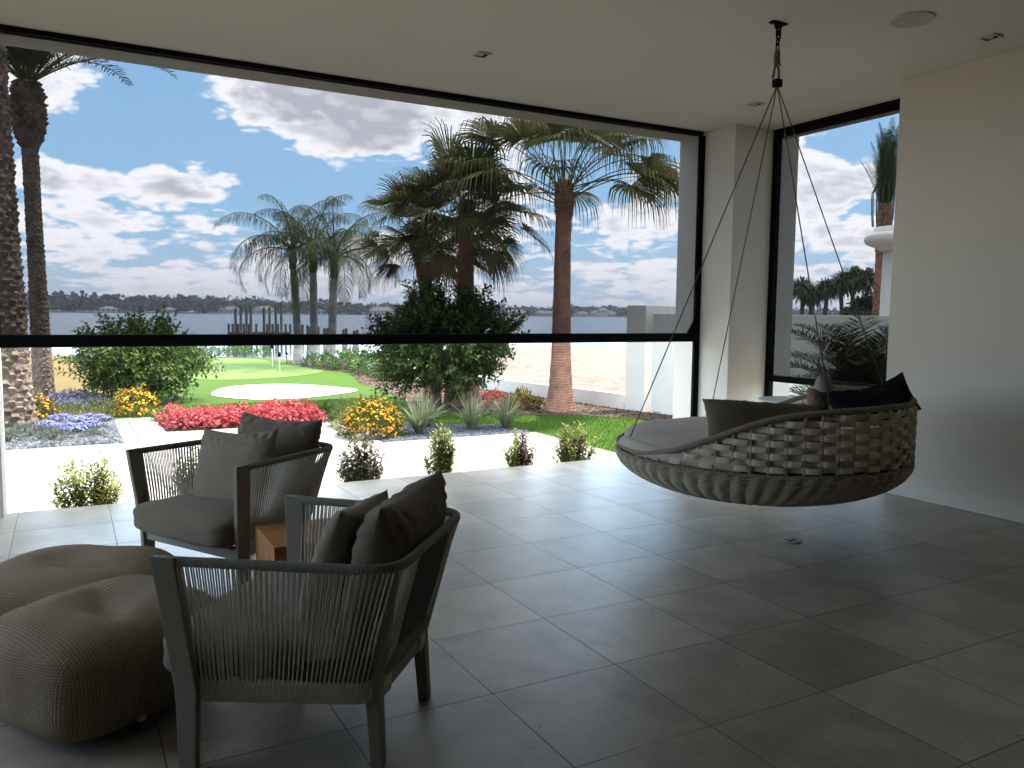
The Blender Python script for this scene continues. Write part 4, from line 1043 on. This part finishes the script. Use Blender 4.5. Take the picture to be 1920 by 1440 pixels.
# striped grasses
for k, (x, y, lb) in enumerate(((4.72, 11.55, 'striped grass clump touching the large yellow flowering bush'), (5.10, 12.15, 'striped grass clump set back behind the first one, under the small tree'), (5.64, 11.6, 'striped grass clump in the middle of the gravel bed'), (6.20, 11.5, 'striped grass clump at the lawn end of the gravel bed'))):
    blade_clump('striped_grass', lb, (x, y, G+.02), 130, .60, .020, 'varieg', 'striped grasses in the blue gravel', 140+k)
# step plants
def step_plant(lb, x, y, w_, h, n, mats_, seed):
    random.seed(seed); t = thing('step_shrub', lb, 'shrub', (x, y, -.30), 0, 'small shrubs along the patio step')
    for mi, (mk, frac, rng) in enumerate(mats_):
        b = MB(); st = MB()
        for i in range(int(n*frac)):
            a = rnd(0, 6.283); rr = random.random()**.6; bx = rng[0]+(rng[1]-rng[0])*random.random(); e = Vector((bx*w_, rnd(-1, 1)*w_*.6*rr, h*rnd(.55, 1.05)*(1-.35*abs(bx)**2))); p0 = Vector((e.x*.35, e.y*.35, 0)); mid = p0.lerp(e, .5)+Vector((rnd(-.02, .02), rnd(-.02, .02), .02))
            st.tube([p0, mid, e], [.0035, .003, .0015], 3, cap=False)
            for k in range(17):
                s_ = .22+.80*k/17; c_ = p0.lerp(mid, s_*2) if s_ < .5 else mid.lerp(e, s_*2-1); q = k*2.4+i; d = Vector((math.cos(q)*.8, math.sin(q)*.8, rnd(.25, .8)))
                b.leaf(c_, d, Vector((0, 0, 1)), rnd(.048, .074), rnd(.020, .030))
        b.build('foliage' if mi == 0 else 'dark_foliage', M[mk], t); st.build('stems', M['wood'], t)
    return t
step_plant('bushy lime green shrub by the step at the far left, standing alone', .12, 7.55, .27, .66, 80, [('limeshade', 1, (-1, 1))], 151)
step_plant('fine leaved shrub by the step, seen through the far chair', 1.02, 7.60, .25, .68, 75, [('olive', 1, (-1, 1))], 152)
step_plant('wide reddish olive shrub by the step, right of the far chair', 2.50, 7.60, .25, .68, 85, [('olive', .6, (-1, 1)), ('purple', .4, (-1, 1))], 153)
step_plant('upright yellow-green shrub by the step below the largest yellow flowers', 3.36, 7.65, .155, .72, 75, [('limeshade', .7, (-1, 1)), ('olive', .3, (-.2, 1))], 154)
step_plant('half green and half purple shrub by the step', 4.28, 7.62, .18, .58, 60, [('limeshade', .5, (-1, .1)), ('purple', .5, (0, 1))], 155)
step_plant('loose round green shrub by the step nearest to the swing', 5.02, 7.66, .26, .66, 75, [('limeshade', .45, (-1, 1)), ('olive', .55, (-1, 1))], 156)
# small plants in the mulch
random.seed(160)
rb = dome_plant('red_leaf_plant', 'small orange-red leafy plant in the mulch between the fan palms', 'plant', (8.1, 15.2, G+.02), .13, .14, 100, .09, .03, 'redleaf', group='red plants in the mulch', wild=.7)
for (x, y, s) in ((7.85, 15.6, 1), (8.0, 14.6, .9), (7.7, 14.9, .9), (8.3, 15.9, 1.1), (7.95, 13.95, .8)): dup(rb, (x, y, G+.02), rnd(0, 6), s)
yb = dome_plant('croton_plant', 'small green and yellow leafy plant in the mulch by the red ones', 'plant', (8.15, 14.3, G+.02), .2, .26, 190, .09, .03, 'lime', 'orange', 26, .025, group='green and yellow plants in the mulch')
for (x, y, s) in ((7.8, 14.2, .8), (8.05, 13.6, .8), (7.9, 13.75, .9), (8.35, 14.8, 1)): dup(yb, (x, y, G+.02), rnd(0, 6), s)
bb = dome_plant('hedge_ball', 'small clipped round shrub on the lake edge behind the putting green', 'shrub', (5.18, 35.0, G+.01), .42, .46, 420, .09, .05, 'midgreen', group='clipped round shrubs on the lake edge')
for (x, y) in ((5.75, 34.7), (6.4, 34.3), (7.02, 33.8), (4.6, 35.3), (4.0, 35.5)): dup(bb, (x, y, G+.01), rnd(0, 6), rnd(.9, 1.08))
hb = dome_plant('lake_side_shrub', 'loose green shrub in the mulch at the feet of the queen palms', 'shrub', (7.5, 26.3, G+.02), .42, .5, 300, .12, .06, 'midgreen', group='shrubs at the feet of the queen palms')
for (x, y, s) in ((7.9, 25.6, 1.0), (7.4, 27.6, .9), (8.2, 24.6, 1.2), (7.9, 23.4, 1.0), (8.1, 22.3, 1.1), (7.7, 21.2, .9), (8.3, 26.5, 1.2)): dup(hb, (x, y, G+.02), rnd(0, 6), s)
# pins on the green, path lights
def pin(x, y, h, lb, ball):
    t = thing('golf_pin', lb, 'golf pin', (x, y, G+.02), 0, 'pins on the putting green'); b = MB(); b.tube([(0, 0, 0), (0, 0, h)], .012, 6); b.build('pole', M['flagw'], t)
    b = MB(); disc(b, (0, 0), .07, -.0005, .004, 16); b.build('cup', M['black'], t)
    if ball: b = MB(); b.tube([(0, 0, h), (0, 0, h+.05), (0, 0, h+.12), (0, 0, h+.16)], [.02, .05, .05, .02], 8); b.build('black_top', M['black'], t)
pin(6.02, 27.6, .62, 'thin white pin with a small dark top on the far part of the putting green', True)
pin(5.55, 24.5, .50, 'short white pin with a black ball top near the front edge of the putting green', True)
pin(3.95, 25.0, .42, 'plain thin white pin on the left part of the putting green', False)
for (x, y, h, lb) in ((6.9, 29.3, .34, 'black path light at the back edge of the lawn near the queen palms'), (7.55, 23.2, .30, 'black path light in the mulch beside the lawn bend')):
    t = thing('path_light', lb, 'path light', (x, y, G+.02), 0, 'garden path lights'); b = MB(); b.tube([(0, 0, 0), (0, 0, h)], .014, 6); b.build('stake', M['black'], t)
    b = MB(); b.tube([(0, 0, h), (0, 0, h+.03), (0, 0, h+.07)], [.075, .06, .01], 12); b.build('lamp_head', M['black'], t)

# ---- planting seen through the side opening
random.seed(170)
t = thing('pygmy_date_palm', 'bushy dark feather palm in front of the high white wall, seen through the side opening', 'palm tree', (8.85, 6.95, G))
b = MB(); ring_trunk(b, [(0, 0, 0), (0, 0, .5), (.02, 0, .8)], [.13, .12, .13], .05, .01, .2, 20, 7, nubs=7, nub=.05); b.build('trunk', M['palmtrunk'], t)
lf_ = MB(); st = MB()
for k in range(52):
    a = k*2.39996; f_ = (k+.5)/52; pinnate(lf_, st, (0, 0, .75), a, R(-5+88*f_), rnd(1.25, 1.65), R(72), .30, 44, .12, .015, .009, .35)
lf_.build('crown', M['pygmy'], t); st.build('frond_stalks', M['petiole'], t)
dup(t, (8.55, 6.3, G-.25), 2.6, .9, 'low dark feather palm right outside the side opening, in front of the bushy one')

def polar(d, azd, z=G): return (d*math.sin(R(azd)), d*math.cos(R(azd)), z)
# tall palm with tied-up crown, neighbour's column
random.seed(180)
t = thing('tall_palm', 'tall date palm with fronds tied upright in a bundle, behind the neighbouring column', 'palm tree', polar(30, 53.0))
b = MB(); ring_trunk(b, [(0, 0, 0), (0, 0, 2.5), (0, 0, 5.6)], [.24, .2, .2], .11, .012, .2, 24, 8, nubs=9, nub=.05); b.build('trunk', M['fantrunk'], t)
lf_ = MB(); st = MB()
for k in range(46):
    a = k*2.39996; f_ = (k+.5)/46; pinnate(lf_, st, (0, 0, 4.95+1.3*f_), a, R(76+12*f_), rnd(1.7, 2.4), R(rnd(5, 30)), .28, 44, .4, .020, .02, .2)
for k in range(14):
    a = k*.45; pts = [Vector((math.cos(a)*.2, math.sin(a)*.2, 6.4)), Vector((math.cos(a)*.42, math.sin(a)*.42, 6.0)), Vector((math.cos(a)*.4, math.sin(a)*.4, 5.3)), Vector((math.cos(a)*.36, math.sin(a)*.36, 4.9))]; st.tube(pts, .015, 4)
lf_.build('crown', M['dateleaf'], t); st.build('frond_stalks', M['petiole'], t)
t = thing('stone_column', 'round white column with a thick rounded capital beyond the high wall', 'column', polar(17, 54.05))
b = MB(); b.tube([(0, 0, 0), (0, 0, 1.2), (0, 0, 3.14)], [.34, .33, .31], 32); b.build('shaft', M['wallwhite'], t, smooth=True)
b = MB(); b.tube([(0, 0, 3.12), (0, 0, 3.15), (0, 0, 3.19), (0, 0, 3.22), (0, 0, 3.26), (0, 0, 3.32), (0, 0, 3.39), (0, 0, 3.45), (0, 0, 3.47), (0, 0, 3.56)], [.33, .40, .44, .54, .62, .655, .64, .56, .50, .49], 36); b.build('capital', M['wallwhite'], t, smooth=True)
b = MB(); b.tube([(0, 0, 0), (0, 0, .2), (0, 0, .3)], [.45, .45, .34], 32); b.build('base', M['wallwhite'], t, smooth=True)
# distant cabbage palms
random.seed(190)
def small_palm(lb, loc, H, r, seed, n=60):
    random.seed(seed); t = thing('cabbage_palm', lb, 'palm tree', loc, 0, 'distant cabbage palms beyond the high wall'); b = MB(); b.tube([(0, 0, 0), (rnd(-.2, .2), 0, H*.5), (rnd(-.3, .3), 0, H)], [.24, .2, .22], 8); b.build('trunk', M['palmtrunk'], t)
    lf_ = MB(); st = MB()
    for k in range(n*7):
        f_ = (k+.5)/(n*7); e = math.asin(-.72+1.7*f_ if f_ < 1 else 1) if -.72+1.7*f_ < 1 else 1.5; a = k*2.39996+rnd(-.3, .3); rr = r*rnd(.55, 1.0)
        d = Vector((math.cos(a)*math.cos(e), math.sin(a)*math.cos(e), math.sin(e))); sd_ = Vector((-math.sin(a), math.cos(a), rnd(-.5, .5))); c0 = Vector((0, 0, H))
        lf_.strip([c0+d*rr*.25, c0+d*rr*.65, c0+d*rr-Vector((0, 0, rr*.10)), c0+d*rr*1.15-Vector((0, 0, rr*.3))], [.05, .17, .12, .02], sd_)
        if k % 14 == 0: st.tube([c0, c0+d*rr*.5], .03, 4)
    lf_.build('crown', M['farpalm'], t); return t
M['farpalm'] = mat('cabbage_palm_leaf', (.070, .095, .04), .7, .2, island=.3, trans=.15)
for k, (azd, zc, r, lb) in enumerate(((48.25, 5.0, 2.1, 'distant cabbage palm standing apart at the left of its group'), (48.88, 4.2, 1.7, 'distant cabbage palm, a lower one second from the left'), (49.72, 5.0, 1.9, 'distant cabbage palm, third from the left with a leaning crown'), (50.68, 5.5, 2.1, 'distant cabbage palm with two neighbours touching its crown'), (51.38, 6.0, 2.2, 'distant cabbage palm, the tallest of its group'), (52.15, 5.9, 2.2, 'distant cabbage palm nearest to the tall tied-up palm'))):
    small_palm(lb, polar(90, azd), zc-.25, r*.78, 191+k)
random.seed(199)
leafy_bush('distant_bush', 'dark rounded bush below the distant cabbage palms', 'bush', polar(70, 52.1), 1.1, .2, 3.0, 160, .5, .3, 'farwood', 3, 198, None, .9, 0, 10)

# ================================================================== DOCK AND PILINGS
WZ = -1.1
dk = thing('boat_dock', 'weathered wooden boat dock with tall mooring posts out in the lake', 'dock', polar(57, 11.4, 0))
dx, dy, _ = polar(57, 11.4, 0); ang = R(-11.4)
b = MB()
for k in range(26): b.box(-1.75+k*.145, -1.62+k*.145, -1.2, 1.2, .14, .20)
b.build('deck', M['deckw'], dk)
b = MB(); b.box(-1.8, 2.05, -1.25, -1.13, .0, .139); b.box(-1.8, 2.05, 1.13, 1.25, .0, .139); b.build('deck_beam', M['pile'], dk)
dk.rotation_euler = (0, 0, ang)
def lp(azd, d):
    x, y, _ = polar(d, azd, 0); v = Vector((x-dx, y-dy, 0)); v.rotate(Euler((0, 0, -ang))); return v.x, v.y
for azd, top in ((9.99, 1.75), (10.32, 1.95), (10.68, 2.0), (10.96, 1.85), (11.8, 1.8), (12.16, 1.85), (12.56, 1.95), (12.92, 2.15)):
    x, y = lp(azd, 57.8 if azd in (10.32, 10.96, 12.16, 12.92) else 55.6); b = MB(); b.tube([(x, y, WZ-.6), (x, y, top)], .085, 10); b.build('mooring_post', M['pile'], dk)
for azd in (9.55, 9.8, 10.15, 10.5, 10.85, 11.3, 12.0, 12.35, 12.7, 13.2, 13.5):
    x, y = lp(azd, 55.7); b = MB(); b.tube([(x, y, WZ-.6), (x, y, .75)], .075, 8); b.build('short_post', M['pile'], dk)
for k, (azd, tp) in enumerate(((14.3, .62), (14.64, .60), (14.79, .5), (15.35, .55), (15.76, .45), (15.96, .5), (17.03, .42), (17.22, .5), (17.76, .38), (17.96, .45))):
    t = thing('wooden_piling', 'wooden piling standing alone in the lake between the queen palm trunks', 'piling', polar(57-k*.9, azd, 0), 0, 'pilings in the lake')
    b = MB(); b.tube([(0, 0, WZ-.6), (0, 0, tp)], .095, 10); b.build('post', M['pile'], t)
    b = MB(); b.tube([(0, 0, tp+.001), (0, 0, tp+.09)], [.10, .02], 10); b.build('cap', M['black'], t)

# ================================================================== FAR SHORE
random.seed(200)
def shoreD(a): return 880+max(0, min(1, (a-5)/28))*270
b = MB(); A = [a for a in range(-24, 80, 2)]
ptsn = [polar(shoreD(a), a, -.9) for a in A]; ptsf = [polar(4800, a, -.9) for a in A]
b.add(ptsn+ptsf, [(i, i+1, len(A)+i+1, len(A)+i) for i in range(len(A)-1)]); b.build('far_shore_ground', mat('far_shore_soil', (.045, .045, .03), .95, .1), kind='structure')
b = MB()
a = -14.0
while a < 66:
    for row in range(3):
        D = shoreD(a)+18+row*38+rnd(-10, 10); az_ = a+rnd(-.3, .3); x, y, _ = polar(D, az_)
        hh = (14+7*mno.noise(Vector((a*.35, row*2.0, 0)))+rnd(-1.5, 2)+(3.5 if a < 12 else -1.0))*(.62+.17*row); ww = rnd(5, 9)
        for k in range(46):
            v = sph(); v = v.normalized()*random.random()**.5; p = Vector((x+v.x*ww, y+v.y*ww, max(1.5, hh*.46+v.z*hh*.54))); s_ = rnd(2.2, 4.4)
            b.leaf(p, Vector((rnd(-1, 1), rnd(-1, 1), rnd(-.3, .8))), Vector((rnd(-1, 1), rnd(-1, 1), .6)), s_*1.6, s_*1.3)
    a += .30
b.build('far_shore_trees', M['farwood'], kind='stuff')
def far_house(lb, azd, W, H, roofh, two):
    D = shoreD(azd)+2; t = thing('lakeside_house', lb, 'house', polar(D, azd, -.9), R(-azd), 'houses on the far shore')
    b = MB(); b.box(-W/2, W/2, 0, 12, 0, H)
    if two: b.box(-W*.2, W*.22, -1.5, 11, 0, H*1.75)
    b.build('wall', M['farhouse'], t)
    b = MB()
    def hip(x0, x1, y0, y1, z, h):
        i = min(x1-x0, y1-y0)/2*.9; b.add([(x0, y0, z), (x1, y0, z), (x1, y1, z), (x0, y1, z), (x0+i, (y0+y1)/2, z+h), (x1-i, (y0+y1)/2, z+h)], [(0, 1, 5, 4), (1, 2, 5), (2, 3, 4, 5), (3, 0, 4), (3, 2, 1, 0)])
    hip(-W/2-1, W/2+1, -1, 13, H+.01, roofh)
    if two: hip(-W*.2-1, W*.22+1, -2.5, 12, H*1.75+.01, roofh)
    b.build('roof', M['farroof'], t)
    for k in range(int(W/4.5)):
        x = -W/2+2.2+k*4.5; b = MB(); b.box(x, x+2.3, -.06, .02, 1.0, 3.0); b.build('window', M['glass'], t)
        if two and abs(x+1) < W*.18: b = MB(); b.box(x, x+2, -1.58, -1.48, H+.8, H+3); b.build('window', M['glass'], t)
for (azd, W, H, rh, two, lb) in ((2.4, 16, 3.6, 2.5, 0, 'low pale house on the far shore directly behind the round bush'), (5.9, 14, 3.4, 2.4, 0, 'small pale house on the far shore left of the dock'), (9.6, 22, 4.2, 3.4, 0, 'pale house on the far shore behind the leftmost mooring posts'), (11.7, 26, 4.6, 4.2, 0, 'broad pale house on the far shore behind the dock'), (15.2, 18, 4, 3, 0, 'small pale house on the far shore behind the queen palm trunks'), (19.6, 30, 5, 5.0, 0, 'wide roofed house on the far shore right of the queen palms'),
        (28.9, 34, 5, 3.6, 0, 'long low pale house on the far shore right of the small tree'), (30.9, 30, 4.5, 3.6, 0, 'long low pale house on the far shore just left of the straight palm trunk'), (33.6, 20, 4.4, 3.2, 0, 'small low house on the far shore just right of the straight palm trunk'), (35.1, 36, 5.2, 3.6, 1, 'large two storey white house on the far shore left of the pier'), (39.2, 28, 4.5, 4.5, 0, 'pale house on the far shore behind the second pier')):
    far_house(lb, azd, W, H, rh, two)

# ------------------------------------------------------------------ labels by place within each row of look-alikes
ORD = 'first second third fourth fifth sixth seventh eighth ninth tenth eleventh twelfth'.split()
def number(group, text, rows=None):
    obs = [o for o in COL.objects if o.parent is None and o.get('group') == group]
    def px(o):
        d = Vector(o.location)-Vector((0, 0, 1.55)); return d.dot(cr)/d.dot(cf)
    sets = {}
    for o in obs:
        r = '' if rows is None else rows[min(range(len(rows)), key=lambda k: abs(rows[k][0]-o.location.y))][1]
        sets.setdefault(r, []).append(o)
    for r, L in sets.items():
        L.sort(key=px)
        for k, o in enumerate(L): o['label'] = (text+' '+r+', '+ORD[k]+' from the left').replace(' ,', ',')
number('blue flowering mats in the pebble bed', 'low silvery mat with blue flowers among the slate pebbles')
number('grey-green mats in the pebble bed', 'low grey-green mat nearly without flowers among the pebbles')
number('blue mats behind the palms', 'pale blue flowering mat on the grass behind the palms')
number('red plants in the mulch', 'small orange-red plant in the mulch between the fan palms')
number('green and yellow plants in the mulch', 'small green and yellow plant in the mulch')
number('clipped round shrubs on the lake edge', 'small clipped round shrub on the lake edge')
number('shrubs at the feet of the queen palms', 'loose green shrub in the mulch by the queen palms')
number('leafy plants behind the red flower bed', 'small leafy green plant behind the red flower bed')
number('pilings in the lake', 'lone wooden piling in the lake near the queen palms')
number('pinkish red flowers in the long bed', 'pinkish red flowering plant', [(13.55, 'in the front row'), (13.85, 'in the middle row'), (14.12, 'in the back row')])

# ================================================================== HAZE
hm = bpy.data.materials.new('haze'); hm.use_nodes = True; t_ = NT(hm.node_tree); t_.N.remove(t_.N['Principled BSDF'])
t_.L.new(t_.n('ShaderNodeVolumePrincipled', {'Color': (.80, .86, .95), 'Density': .00022, 'Anisotropy': .3}), t_.N['Material Output'].inputs['Volume'])
b = MB(); b.box(-3900, 3900, -70, 5100, -3.2, 60); b.build('haze', hm, kind='stuff')
